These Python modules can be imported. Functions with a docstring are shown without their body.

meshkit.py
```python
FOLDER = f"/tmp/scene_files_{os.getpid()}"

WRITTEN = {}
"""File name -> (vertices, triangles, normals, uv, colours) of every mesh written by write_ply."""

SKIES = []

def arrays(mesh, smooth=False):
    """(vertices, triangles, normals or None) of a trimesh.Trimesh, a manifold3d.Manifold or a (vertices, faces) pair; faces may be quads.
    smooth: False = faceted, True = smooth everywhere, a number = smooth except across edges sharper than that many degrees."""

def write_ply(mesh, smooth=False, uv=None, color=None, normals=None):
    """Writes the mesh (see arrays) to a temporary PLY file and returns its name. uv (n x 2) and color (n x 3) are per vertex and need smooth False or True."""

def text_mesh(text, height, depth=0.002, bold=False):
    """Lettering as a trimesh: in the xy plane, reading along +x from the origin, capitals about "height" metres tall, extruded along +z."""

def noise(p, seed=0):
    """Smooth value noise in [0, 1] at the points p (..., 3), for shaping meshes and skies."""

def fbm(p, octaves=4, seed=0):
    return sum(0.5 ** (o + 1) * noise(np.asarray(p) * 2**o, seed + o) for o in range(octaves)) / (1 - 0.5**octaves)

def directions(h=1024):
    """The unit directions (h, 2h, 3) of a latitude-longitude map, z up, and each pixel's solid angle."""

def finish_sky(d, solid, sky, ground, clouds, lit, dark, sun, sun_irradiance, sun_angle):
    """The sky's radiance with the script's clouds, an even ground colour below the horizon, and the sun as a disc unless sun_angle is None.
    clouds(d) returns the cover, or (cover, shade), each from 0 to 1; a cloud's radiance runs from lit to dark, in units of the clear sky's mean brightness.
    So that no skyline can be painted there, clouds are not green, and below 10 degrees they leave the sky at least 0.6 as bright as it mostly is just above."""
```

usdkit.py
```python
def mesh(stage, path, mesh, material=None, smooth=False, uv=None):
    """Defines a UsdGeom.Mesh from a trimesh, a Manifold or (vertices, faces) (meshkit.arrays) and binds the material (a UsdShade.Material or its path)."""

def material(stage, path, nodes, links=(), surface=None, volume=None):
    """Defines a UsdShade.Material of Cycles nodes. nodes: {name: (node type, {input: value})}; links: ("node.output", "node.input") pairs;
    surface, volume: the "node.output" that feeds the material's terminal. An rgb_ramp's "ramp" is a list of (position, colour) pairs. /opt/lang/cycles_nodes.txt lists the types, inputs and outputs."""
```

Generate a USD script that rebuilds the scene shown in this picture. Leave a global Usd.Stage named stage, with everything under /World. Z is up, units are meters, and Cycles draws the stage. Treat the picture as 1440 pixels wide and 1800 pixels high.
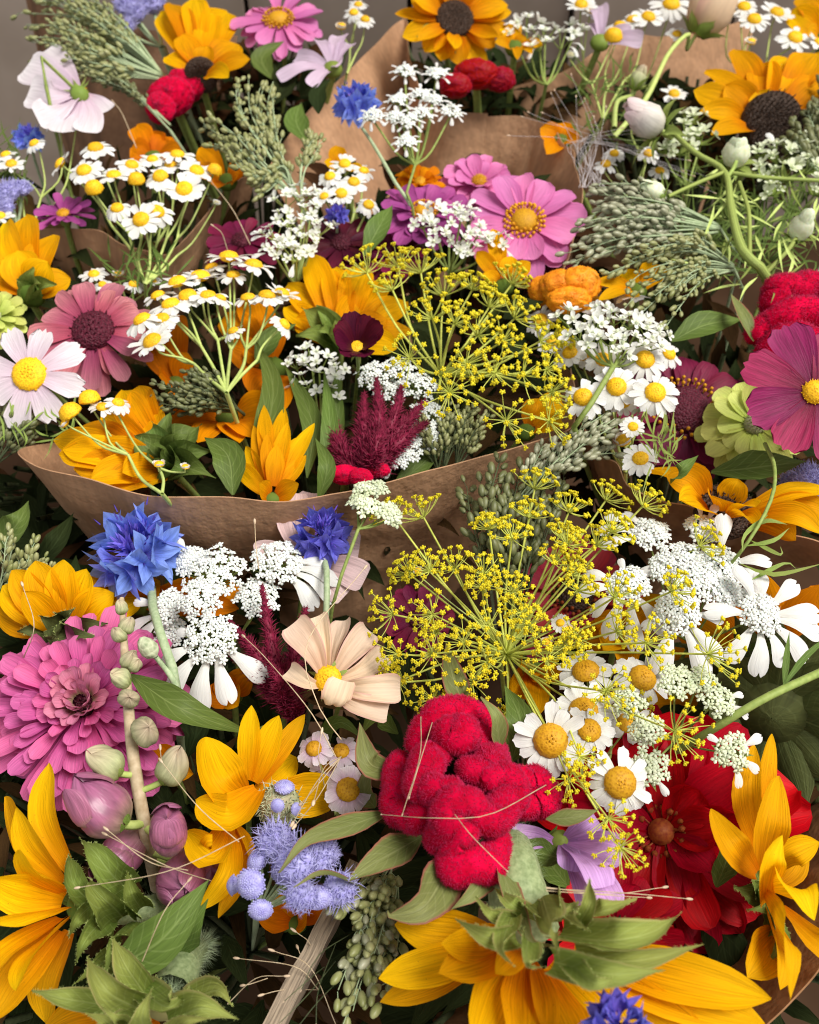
import math, numpy as np
from scipy.interpolate import PchipInterpolator
from pxr import Usd, UsdGeom, UsdShade, UsdLux, Sdf, Gf, Vt
import usdkit, meshkit

stage = Usd.Stage.CreateInMemory()
UsdGeom.Xform.Define(stage, '/World')
rng = np.random.default_rng(7)

# ------------------------------------------------------------------ camera
PITCH = math.radians(50)                       # the camera looks down on the bunches
TX = 0.43                                      # tangent of half the horizontal angle
FPX = 720 / TX                                 # focal length in photo pixels (photo is 1440 x 1800)
CANOPY, HEIGHT = 0.42, 0.40                    # flower heads stand about 0.42 m over the table, camera 0.40 m above them
EYE = np.array([0, 0, CANOPY + HEIGHT])
FWD = np.array([0, math.cos(PITCH), -math.sin(PITCH)])
RGT = np.array([1.0, 0, 0])
UPV = np.cross(RGT, FWD)
cam = UsdGeom.Camera.Define(stage, '/World/camera')
m = Gf.Matrix4d(*[float(x) for x in (*RGT, 0, *UPV, 0, *(-FWD), 0, *EYE, 1)])
cam.AddTransformOp().Set(m)
cam.CreateHorizontalApertureAttr(36.0)
cam.CreateVerticalApertureAttr(45.0)
cam.CreateFocalLengthAttr(18.0 / TX)
cam.CreateClippingRangeAttr(Gf.Vec2f(0.02, 200))
cam.CreateFStopAttr(18.0)
cam.CreateFocusDistanceAttr(0.43)
cam.CreateExposureAttr(0.40)

# ------------------------------------------------------------------ light: soft daylight from overhead
SUN = np.array([0.42, -0.05, 0.88]); SUN /= np.linalg.norm(SUN)
sun = UsdLux.DistantLight.Define(stage, '/World/sun_light')
sun.CreateIntensityAttr(0.95); sun.CreateAngleAttr(30.0); sun.CreateNormalizeAttr(True)
sun.CreateColorAttr(Gf.Vec3f(1.0, 0.95, 0.87))
zx = np.cross([0, 1, 0], SUN); zx /= np.linalg.norm(zx); zy = np.cross(SUN, zx)
sun.AddTransformOp().Set(Gf.Matrix4d(*[float(x) for x in (*zx, 0, *zy, 0, *SUN, 0, 0, 0, 3, 1)]))
el, rot = math.asin(SUN[2]), math.atan2(SUN[0], SUN[1])
usdkit.material(stage, '/World/Looks/sky', {
    'sky': ('sky_texture', {'sky_type': 'single_scattering', 'sun_disc': False, 'sun_elevation': el, 'sun_rotation': rot}),
    'tc': ('texture_coordinate', {}), 'n': ('noise_texture', {'scale': 2.5, 'detail': 5.0}),
    'r': ('rgb_ramp', {'ramp': [(0.25, (0.55,) * 3), (0.6, (0.9,) * 3)]}),
    'hs': ('hsv', {'saturation': 0.15, 'value': 1.0}),
    'mx': ('mix_color', {'blend_type': 'mix', 'b': (5.6, 5.45, 5.3), 'use_clamp': False}),
    'bg': ('background_shader', {'strength': 0.085})},
    [('tc.generated', 'n.vector'), ('n.fac', 'r.fac'), ('r.color', 'mx.fac'), ('sky.color', 'hs.color'), ('hs.color', 'mx.a'), ('mx.result', 'bg.color')], surface='bg.background')
dome = UsdLux.DomeLight.Define(stage, '/World/sky')
UsdShade.MaterialBindingAPI.Apply(dome.GetPrim()).Bind(UsdShade.Material.Get(stage, '/World/Looks/sky'))

# ------------------------------------------------------------------ placing
def base_depth(py):
    v = (py - 900) / FPX
    return HEIGHT / (math.sin(PITCH) + v * math.cos(PITCH))
def P(px, py, off=0.0):
    """The point at photo position (px, py), off metres behind (+) or before (-) the layer of flower heads."""
    d = base_depth(py) + off
    return EYE + d * (FWD + RGT * (px - 720) / FPX - UPV * (py - 900) / FPX)
def K(p):
    """Metres per photo pixel at a point."""
    return float((p - EYE) @ FWD) / FPX
def unit(v):
    v = np.asarray(v, float)
    return v / (np.linalg.norm(v) + 1e-12)
def facing(f):
    """World direction from (right, up, towards the viewer)."""
    return unit(f[0] * RGT + f[1] * UPV - f[2] * FWD)
def frame(z, roll=0.0):
    z = unit(z)
    x = unit(np.cross(UPV, z) if abs(z @ UPV) < .95 else np.cross(FWD, z))
    y = np.cross(z, x)
    c, s = math.cos(roll), math.sin(roll)
    return np.stack([c * x + s * y, -s * x + c * y, z], 1)

# ------------------------------------------------------------------ things, parts
_used = {}
def numbered(path):
    n = _used.get(path, 0); _used[path] = n + 1
    return path if n == 0 else f'{path}_{n:03d}'
class Thing:
    def __init__(s, name, label, cat, at, group=None, kind=None):
        s.at = np.asarray(at, float)
        x = UsdGeom.Xform.Define(stage, numbered('/World/' + name)); x.AddTranslateOp().Set(Gf.Vec3d(*map(float, s.at)))
        s.path = str(x.GetPath()); p = x.GetPrim()
        if label: p.SetCustomDataByKey('label', label)
        if cat: p.SetCustomDataByKey('category', cat)
        if group: p.SetCustomDataByKey('group', group)
        if kind: p.SetCustomDataByKey('kind', kind)
    def part(s, name, g, mat, parent=None, kind=None, label=None, flat=False):
        path = numbered((parent or s.path) + '/' + name)
        write(path, g, mat, s.at, kind, label, flat)
        return path
def write(path, g, mat, at, kind=None, label=None, flat=False):
    V, F, UV = g
    F = np.asarray(F)
    tri = F[:, 2] == F[:, 3]
    me = UsdGeom.Mesh.Define(stage, path)
    cnt = np.where(tri, 3, 4).astype(np.int32)
    keep = np.ones(F.shape, bool); keep[:, 3] = ~tri
    me.CreatePointsAttr(Vt.Vec3fArray.FromNumpy((V - at).astype(np.float32)))
    me.CreateFaceVertexCountsAttr(Vt.IntArray.FromNumpy(cnt))
    me.CreateFaceVertexIndicesAttr(Vt.IntArray.FromNumpy(F[keep].astype(np.int32)))
    me.CreateSubdivisionSchemeAttr('none')
    if not flat:
        n = np.cross(V[F[:, 2]] - V[F[:, 0]], V[F[:, 3]] - V[F[:, 1]])
        n[tri] = np.cross(V[F[tri, 1]] - V[F[tri, 0]], V[F[tri, 2]] - V[F[tri, 0]])
        N = np.stack([sum(np.bincount(F[keep[:, k], k], n[keep[:, k], c], len(V)) for k in range(4)) for c in range(3)], 1)
        ln = np.linalg.norm(N, axis=1, keepdims=True)
        N = np.where(ln > 1e-20, N / np.maximum(ln, 1e-20), [0, 0, 1.0])
        me.CreateNormalsAttr(Vt.Vec3fArray.FromNumpy(N.astype(np.float32))); me.SetNormalsInterpolation('vertex')
    if UV is not None:
        UsdGeom.PrimvarsAPI(me).CreatePrimvar('st', Sdf.ValueTypeNames.TexCoord2fArray, 'vertex').Set(Vt.Vec2fArray.FromNumpy(UV.astype(np.float32)))
    UsdShade.MaterialBindingAPI.Apply(me.GetPrim()).Bind(MAT[mat])
    if kind: me.GetPrim().SetCustomDataByKey('kind', kind)
    if label: me.GetPrim().SetCustomDataByKey('label', label)
    return me

# ------------------------------------------------------------------ materials
MAT = {}
def petal_mat(name, base, tip, streak=0.35, mid=None, trans=0.28, rough=0.5, back=None, freq=9, hue=0.012, val=0.14, spec=0.18, vein=None, speck=None):
    """Petal or leaf: colour runs from base to tip along v, fine veins along the length, each piece a little different, light passes through."""
    stops = [(0, base), (0.5, mid if mid else tuple((a + b) / 2 for a, b in zip(base, tip))), (1, tip)]
    n = {'tc': ('texture_coordinate', {}), 'sx': ('separate_xyz', {}),
         'ramp': ('rgb_ramp', {'ramp': stops}),
         'mp': ('mapping', {'scale': (freq, 0.9, 1)}), 'oi': ('object_info', {}),
         'off': ('vector_math', {'math_type': 'add'}), 'offs': ('vector_math', {'math_type': 'scale', 'scale': 37.0}), 'cx': ('combine_xyz', {}),
         'ns': ('noise_texture', {'scale': 2.2, 'detail': 3.0, 'roughness': 0.6}),
         'sr': ('map_range', {'from_min': 0.3, 'from_max': 0.7, 'to_min': 1 - streak, 'to_max': 1 + streak * 0.45, 'clamp': True}),
         'mul': ('vector_math', {'math_type': 'scale'}),
         'hr': ('map_range', {'from_min': 0., 'from_max': 1., 'to_min': 0.5 - hue, 'to_max': 0.5 + hue}),
         'vr': ('map_range', {'from_min': 0., 'from_max': 1., 'to_min': 1 - val, 'to_max': 1 + val}),
         'hs': ('hsv', {}), 'bm': ('bump', {'strength': 0.6, 'distance': 0.0006}),
         'p': ('principled_bsdf', {'roughness': rough, 'specular_ior_level': spec}),
         'tr': ('translucent_bsdf', {}), 'mix': ('mix_closure', {'fac': trans})}
    l = [('tc.UV', 'sx.vector'), ('sx.y', 'ramp.fac'), ('oi.random', 'cx.x'), ('oi.random', 'cx.y'), ('cx.vector', 'offs.vector1'),
         ('tc.UV', 'mp.vector'), ('mp.vector', 'off.vector1'), ('offs.vector', 'off.vector2'), ('off.vector', 'ns.vector'), ('ns.fac', 'sr.value'),
         ('sr.result', 'mul.scale'), ('oi.random', 'hr.value'), ('oi.random', 'vr.value'),
         ('hr.result', 'hs.hue'), ('vr.result', 'hs.value'), ('mul.vector', 'hs.color'),
         ('ns.fac', 'bm.height'), ('bm.normal', 'p.normal'), ('hs.color', 'p.base_color'), ('hs.color', 'tr.color'),
         ('p.BSDF', 'mix.closure1'), ('tr.BSDF', 'mix.closure2')]
    src = 'ramp.color'
    if vein:      # midrib and side veins of a leaf
        n |= {'ab': ('math', {'math_type': 'subtract', 'value2': 0.5}), 'ab2': ('math', {'math_type': 'absolute'}),
              'wv': ('math', {'math_type': 'multiply_add', 'value2': -0.55}), 'wm': ('math', {'math_type': 'multiply', 'value2': 44.0}), 'ws': ('math', {'math_type': 'sine'}),
              'wr': ('map_range', {'from_min': 0.78, 'from_max': 1.0, 'to_min': 0.0, 'to_max': 0.38, 'clamp': True}),
              'mr': ('map_range', {'from_min': 0.0, 'from_max': 0.035, 'to_min': 0.8, 'to_max': 0.0, 'clamp': True}),
              'vm': ('math', {'math_type': 'maximum'}), 'vx': ('mix_color', {'b': vein})}
        l += [('sx.x', 'ab.value1'), ('ab.value', 'ab2.value1'), ('ab2.value', 'wv.value1'), ('sx.y', 'wv.value3'), ('wv.value', 'wm.value1'), ('wm.value', 'ws.value1'),
              ('ws.value', 'wr.value'), ('ab2.value', 'mr.value'), ('wr.result', 'vm.value1'), ('mr.result', 'vm.value2'), ('vm.value', 'vx.fac'), ('ramp.color', 'vx.a')]
        src = 'vx.result'
    if speck:     # small brown flecks of age
        n |= {'kv': ('voronoi_texture', {'scale': 5.0}), 'km': ('mapping', {'scale': (1.4, 2.2, 1)}), 'ko': ('vector_math', {'math_type': 'add'}),
              'kr': ('map_range', {'from_min': 0.035, 'from_max': 0.075, 'to_min': 0.75, 'to_max': 0.0, 'clamp': True}), 'kx': ('mix_color', {'b': speck})}
        l += [('tc.UV', 'km.vector'), ('km.vector', 'ko.vector1'), ('offs.vector', 'ko.vector2'), ('ko.vector', 'kv.vector'), ('kv.distance', 'kr.value'), ('kr.result', 'kx.fac'), (src, 'kx.a')]
        src = 'kx.result'
    if back:      # coloured rim
        n |= {'rb': ('math', {'math_type': 'subtract', 'value2': 0.5}), 'rb2': ('math', {'math_type': 'absolute'}),
              'rr': ('map_range', {'from_min': 0.40, 'from_max': 0.5, 'to_min': 0., 'to_max': 0.85, 'clamp': True}), 'rx': ('mix_color', {'b': back})}
        l += [('sx.x', 'rb.value1'), ('rb.value', 'rb2.value1'), ('rb2.value', 'rr.value'), ('rr.result', 'rx.fac'), (src, 'rx.a')]
        src = 'rx.result'
    l.append((src, 'mul.vector1'))
    MAT[name] = usdkit.material(stage, '/World/Looks/' + name, n, l, surface='mix.closure')
def plain_mat(name, c1, c2, scale=300., rough=0.6, bump=0.3, dist=0.0006, tex='noise_texture', spec=0.3, sss=0.0, isl=0.0, hue=0.012):
    """Solid parts: two tones by a fine noise or cells in world space, with relief."""
    n = {'g': ('geometry', {}), 't': (tex, {'scale': scale}), 'oi': ('object_info', {}),
         'r': ('rgb_ramp', {'ramp': [(0.3 if tex[0] == 'n' else 0.0, c1), (0.7 if tex[0] == 'n' else 0.6, c2)]}),
         'vr': ('map_range', {'from_min': 0., 'from_max': 1., 'to_min': (1 - isl) if isl else 0.85, 'to_max': (1 + isl * .6) if isl else 1.15}), 'hr': ('map_range', {'from_min': 0., 'from_max': 1., 'to_min': 0.5 - isl * hue, 'to_max': 0.5 + isl * hue * .6}), 'hs': ('hsv', {}),
         'b': ('bump', {'strength': bump, 'distance': dist, 'invert': tex[0] == 'v'}),
         'p': ('principled_bsdf', {'roughness': rough, 'specular_ior_level': spec, 'subsurface_weight': sss, 'subsurface_scale': 0.002})}
    o = 't.fac' if tex[0] == 'n' else 't.distance'
    MAT[name] = usdkit.material(stage, '/World/Looks/' + name, n, [('g.position', 't.vector'), (o, 'r.fac'), ('r.color', 'hs.color'), ('g.random_per_island' if isl else 'oi.random', 'vr.value'), ('g.random_per_island' if isl else 'oi.random', 'hr.value'), ('vr.result', 'hs.value'), ('hr.result', 'hs.hue'),
        (o, 'b.height'), ('b.normal', 'p.normal'), ('hs.color', 'p.base_color')], surface='p.BSDF')

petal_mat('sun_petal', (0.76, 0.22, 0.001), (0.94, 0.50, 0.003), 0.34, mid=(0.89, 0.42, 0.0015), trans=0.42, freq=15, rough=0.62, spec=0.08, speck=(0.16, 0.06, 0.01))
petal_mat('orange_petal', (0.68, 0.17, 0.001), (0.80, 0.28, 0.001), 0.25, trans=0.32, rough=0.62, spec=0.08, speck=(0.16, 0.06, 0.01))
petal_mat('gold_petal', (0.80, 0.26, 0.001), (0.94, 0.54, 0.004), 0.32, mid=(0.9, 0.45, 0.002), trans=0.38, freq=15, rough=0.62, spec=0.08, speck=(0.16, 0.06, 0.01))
petal_mat('pink_petal', (0.50, 0.05, 0.22), (0.72, 0.17, 0.41), 0.28, mid=(0.63, 0.10, 0.33), trans=0.28)
petal_mat('inner_pink_petal', (0.50, 0.40, 0.22), (0.72, 0.28, 0.42), 0.2, mid=(0.66, 0.22, 0.36), trans=0.25)
petal_mat('light_pink_petal', (0.62, 0.13, 0.38), (0.78, 0.26, 0.55), 0.2, trans=0.28)
petal_mat('dusty_petal', (0.30, 0.02, 0.08), (0.60, 0.24, 0.27), 0.38, mid=(0.46, 0.10, 0.17), trans=0.25)
petal_mat('mauve_petal', (0.30, 0.04, 0.22), (0.46, 0.09, 0.34), 0.3)
petal_mat('magenta_petal', (0.12, 0.004, 0.03), (0.36, 0.026, 0.12), 0.45, mid=(0.27, 0.014, 0.085), trans=0.22)
petal_mat('dark_magenta_petal', (0.10, 0.003, 0.025), (0.21, 0.012, 0.06), 0.3, trans=0.2)
petal_mat('maroon_petal', (0.05, 0.002, 0.012), (0.10, 0.004, 0.022), 0.4, trans=0.15)
petal_mat('red_petal', (0.36, 0.001, 0.008), (0.60, 0.002, 0.018), 0.3, trans=0.28, hue=0.004)
petal_mat('dull_red_petal', (0.28, 0.01, 0.025), (0.36, 0.03, 0.05), 0.3, trans=0.2)
petal_mat('white_petal', (0.80, 0.81, 0.76), (0.86, 0.87, 0.88), 0.10, trans=0.25, hue=0.0, val=0.05)
petal_mat('lilac_white_petal', (0.70, 0.50, 0.66), (0.84, 0.80, 0.84), 0.20, trans=0.28, val=0.06)
petal_mat('blush_white', (0.74, 0.70, 0.58), (0.84, 0.66, 0.70), 0.30, mid=(0.85, 0.82, 0.76), trans=0.3, val=0.05, freq=12)
petal_mat('pale_lilac_petal', (0.62, 0.46, 0.62), (0.70, 0.56, 0.72), 0.22, trans=0.3)
petal_mat('lilac_petal', (0.44, 0.20, 0.52), (0.62, 0.38, 0.74), 0.3, trans=0.28)
petal_mat('blush_petal', (0.68, 0.44, 0.44), (0.72, 0.54, 0.54), 0.3, trans=0.3)
petal_mat('cream_petal', (0.76, 0.50, 0.32), (0.88, 0.70, 0.54), 0.15, mid=(0.86, 0.66, 0.47), trans=0.36, freq=6, back=(0.78, 0.46, 0.40))
petal_mat('lime_petal', (0.44, 0.52, 0.08), (0.70, 0.74, 0.22), 0.2, trans=0.32)
petal_mat('blue_petal', (0.20, 0.15, 0.64), (0.26, 0.37, 0.93), 0.4, mid=(0.19, 0.27, 0.88), trans=0.3, freq=7)
petal_mat('deep_blue_petal', (0.12, 0.08, 0.52), (0.20, 0.19, 0.80), 0.4, trans=0.26)
petal_mat('bract', (0.14, 0.21, 0.035), (0.22, 0.28, 0.06), 0.35, trans=0.24, rough=0.65, spec=0.1, vein=(0.28, 0.36, 0.11))
petal_mat('pale_bract', (0.20, 0.27, 0.05), (0.34, 0.37, 0.095), 0.35, trans=0.30, rough=0.65, spec=0.1, vein=(0.36, 0.42, 0.14), back=(0.46, 0.40, 0.17))
petal_mat('dark_bract', (0.08, 0.10, 0.03), (0.11, 0.13, 0.04), 0.35, trans=0.18, rough=0.65, vein=(0.14, 0.17, 0.06))
petal_mat('leaf', (0.10, 0.155, 0.030), (0.12, 0.18, 0.035), 0.3, trans=0.2, rough=0.5, vein=(0.22, 0.29, 0.09))
petal_mat('shade_dark_leaf', (0.016, 0.024, 0.008), (0.024, 0.034, 0.010), 0.4, trans=0.12, rough=0.7, spec=0.04, vein=(0.035, 0.05, 0.018))  # leaf colour cut down to carry the shade of the gaps
petal_mat('shade_brown_leaf', (0.05, 0.024, 0.010), (0.07, 0.035, 0.014), 0.4, trans=0.15, rough=0.8, spec=0.04)  # brown stands in for shaded paper seen between the flowers
petal_mat('red_edge_leaf', (0.16, 0.21, 0.06), (0.24, 0.26, 0.09), 0.3, trans=0.22, rough=0.5, vein=(0.30, 0.33, 0.14), back=(0.42, 0.10, 0.10))
petal_mat('sepal', (0.26, 0.36, 0.07), (0.34, 0.42, 0.12), 0.3, trans=0.25)
plain_mat('stem', (0.18, 0.25, 0.055), (0.27, 0.34, 0.09), 400, bump=0.2)
plain_mat('pale_stem', (0.36, 0.46, 0.12), (0.46, 0.54, 0.18), 300, bump=0.2)
plain_mat('grey_stem', (0.27, 0.36, 0.20), (0.40, 0.48, 0.30), 500, bump=0.3)
plain_mat('hairy_stem', (0.15, 0.20, 0.085), (0.27, 0.33, 0.165), 500, bump=0.4)
plain_mat('dark_stem', (0.05, 0.07, 0.03), (0.09, 0.11, 0.05), 300)
plain_mat('dill_stem', (0.42, 0.48, 0.08), (0.60, 0.62, 0.13), 400)
plain_mat('dill_floret', (0.76, 0.60, 0.012), (0.90, 0.79, 0.03), 500, bump=0.4, dist=0.0004, sss=0.1, isl=0.18)
plain_mat('yellow_disc', (0.55, 0.24, 0.004), (0.86, 0.50, 0.01), 900, bump=0.35, dist=0.0005, tex='voronoi_texture')
plain_mat('ochre_disc', (0.36, 0.15, 0.004), (0.58, 0.30, 0.01), 900, bump=0.35, dist=0.0005, tex='voronoi_texture')
plain_mat('brown_disc', (0.012, 0.008, 0.006), (0.045, 0.022, 0.012), 700, bump=1.0, dist=0.001, tex='voronoi_texture')
plain_mat('maroon_disc', (0.025, 0.002, 0.007), (0.085, 0.006, 0.020), 700, bump=1.0, dist=0.001, tex='voronoi_texture')
plain_mat('stamen', (0.60, 0.24, 0.006), (0.75, 0.40, 0.02), 500)
plain_mat('red_stamen', (0.22, 0.03, 0.012), (0.36, 0.10, 0.02), 500)
plain_mat('white_floret', (0.82, 0.84, 0.78), (0.93, 0.94, 0.91), 500, sss=0.15, rough=0.55, isl=0.06)
petal_mat('floret_petal', (0.72, 0.78, 0.60), (0.90, 0.91, 0.89), 0.12, mid=(0.88, 0.90, 0.85), trans=0.28, hue=0, val=0.04)
petal_mat('green_floret_petal', (0.42, 0.52, 0.22), (0.82, 0.86, 0.70), 0.15, mid=(0.72, 0.78, 0.55), trans=0.28, hue=0, val=0.06)
plain_mat('green_white', (0.56, 0.62, 0.38), (0.76, 0.80, 0.62), 300, sss=0.1)
plain_mat('celosia', (0.34, 0.000, 0.016), (0.56, 0.001, 0.040), 160, rough=0.8, bump=0.5, dist=0.001, spec=0.05)
plain_mat('celosia_fuzz', (0.52, 0.001, 0.036), (0.74, 0.018, 0.115), 300, rough=0.6, isl=0.3)
plain_mat('plume', (0.17, 0.003, 0.022), (0.34, 0.012, 0.06), 400, rough=0.6, isl=0.35)
plain_mat('grain', (0.28, 0.35, 0.11), (0.50, 0.55, 0.26), 170, rough=0.45, spec=0.5, isl=0.4, hue=0.06)
plain_mat('grey_grain', (0.36, 0.42, 0.24), (0.66, 0.72, 0.50), 170, rough=0.4, spec=0.5, isl=0.5, hue=0.07)
plain_mat('dark_grain', (0.13, 0.17, 0.06), (0.25, 0.29, 0.12), 130, rough=0.5, spec=0.5, isl=0.4, hue=0.06)
plain_mat('dry_stem', (0.40, 0.30, 0.18), (0.58, 0.47, 0.32), 300)
plain_mat('silver_stem', (0.42, 0.38, 0.40), (0.6, 0.56, 0.56), 300)
plain_mat('dry_seed', (0.45, 0.33, 0.22), (0.66, 0.52, 0.38), 300)
plain_mat('ageratum', (0.38, 0.34, 0.78), (0.58, 0.57, 0.94), 500, rough=0.7, isl=0.25)
petal_mat('bud_purple', (0.36, 0.30, 0.17), (0.36, 0.12, 0.24), 0.4, mid=(0.34, 0.11, 0.20), trans=0.12, rough=0.34, spec=0.5, freq=8)
petal_mat('bud_green', (0.30, 0.34, 0.11), (0.50, 0.40, 0.28), 0.35, mid=(0.42, 0.44, 0.24), trans=0.12, rough=0.5, freq=8)
petal_mat('ribbed_stem', (0.34, 0.42, 0.11), (0.36, 0.46, 0.12), 0.4, trans=0.05, freq=6)
plain_mat('marigold', (0.66, 0.20, 0.004), (0.82, 0.32, 0.006), 200)
plain_mat('involucre', (0.20, 0.26, 0.14), (0.46, 0.50, 0.34), 420, bump=0.9, dist=0.0008, tex='voronoi_texture')
def paper_mat(name, c1, c2, blot=0.0):
    MAT[name] = usdkit.material(stage, '/World/Looks/' + name, {
        'g': ('geometry', {}), 'n': ('noise_texture', {'scale': 9., 'detail': 6., 'roughness': 0.65}), 'f': ('noise_texture', {'scale': 900., 'detail': 2.}),
        'mp': ('mapping', {'scale': (1, 1, 0.12)}), 'w': ('noise_texture', {'scale': 260., 'detail': 3.}),
        'r': ('rgb_ramp', {'ramp': [(0.32, c1), (0.68, c2)]}), 'fr': ('map_range', {'from_min': .35, 'from_max': .7, 'to_min': .86, 'to_max': 1.08, 'clamp': True}),
        's': ('vector_math', {'math_type': 'scale'}), 'b1': ('bump', {'strength': 0.8, 'distance': 0.008}), 'b2': ('bump', {'strength': 0.25, 'distance': 0.0004}),
        'p': ('principled_bsdf', {'roughness': 0.7, 'specular_ior_level': 0.25}), 'tr': ('translucent_bsdf', {}), 'mx': ('mix_closure', {'fac': 0.15})},
        [('g.position', 'n.vector'), ('g.position', 'f.vector'), ('g.position', 'mp.vector'), ('mp.vector', 'w.vector'), ('n.fac', 'r.fac'), ('w.fac', 'fr.value'), ('r.color', 's.vector1'), ('fr.result', 's.scale'),
         ('n.fac', 'b1.height'), ('b1.normal', 'b2.normal'), ('f.fac', 'b2.height'), ('b2.normal', 'p.normal'), ('s.vector', 'p.base_color'), ('s.vector', 'tr.color'), ('p.BSDF', 'mx.closure1'), ('tr.BSDF', 'mx.closure2')], surface='mx.closure')
paper_mat('kraft', (0.46, 0.26, 0.145), (0.54, 0.32, 0.185))
paper_mat('shade_painted_kraft', (0.15, 0.078, 0.042), (0.20, 0.108, 0.06))  # kraft with shade put into its colour, for the top left sheet
paper_mat('wet_kraft', (0.20, 0.085, 0.03), (0.36, 0.19, 0.09))
plain_mat('wall_plank', (0.36, 0.29, 0.235), (0.45, 0.37, 0.31), 14, rough=0.7, bump=0.2)
plain_mat('table', (0.045, 0.024, 0.013), (0.07, 0.038, 0.022), 12, rough=0.8, spec=0.05)
petal_mat('wood_grain', (0.22, 0.16, 0.105), (0.34, 0.27, 0.20), 0.6, trans=0.0, rough=0.7, freq=14)
plain_mat('wood', (0.20, 0.14, 0.09), (0.42, 0.33, 0.25), 90, rough=0.7, bump=0.4)
plain_mat('grey_card', (0.42, 0.40, 0.42), (0.5, 0.48, 0.5), 60)

# ------------------------------------------------------------------ shapes: (points, quads, uv); a triangle repeats its last corner
def join(gs):
    gs = [g for g in gs if g is not None]
    at = np.cumsum([0] + [len(g[0]) for g in gs])
    return np.vstack([g[0] for g in gs]), np.vstack([np.asarray(g[1]) + a for g, a in zip(gs, at)]), np.vstack([g[2] if g[2] is not None else np.zeros((len(g[0]), 2)) for g in gs])
_gq = {}
def gridq(nl, nw, wrap=False):
    key = (nl, nw, wrap)
    if key not in _gq:
        w = nw if wrap else nw + 1
        i, j = np.meshgrid(np.arange(nl), np.arange(nw), indexing='ij')
        _gq[key] = np.stack([i * w + j, i * w + (j + 1) % w, (i + 1) * w + (j + 1) % w, (i + 1) * w + j], -1).reshape(-1, 4)
    return _gq[key]
def curve(pts, n):
    """Smooth curve through the points, n + 1 samples."""
    p = np.asarray(pts, float)
    if len(p) == 2:
        return p[0] + (p[1] - p[0]) * np.linspace(0, 1, n + 1)[:, None]
    s = np.concatenate([[0], np.cumsum(np.linalg.norm(np.diff(p, axis=0), axis=1) + 1e-9)])
    q = np.vstack([2 * p[0] - p[1], p, 2 * p[-1] - p[-2]])
    x = np.linspace(0, s[-1], n + 1)
    k = np.clip(np.searchsorted(s, x, 'right') - 1, 0, len(p) - 2)
    t = ((x - s[k]) / (s[k + 1] - s[k]))[:, None]
    a, b, c, d = q[k], q[k + 1], q[k + 2], q[k + 3]
    return 0.5 * (2 * b + (c - a) * t + (2 * a - 5 * b + 4 * c - d) * t ** 2 + (3 * b - a - 3 * c + d) * t ** 3)
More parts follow.
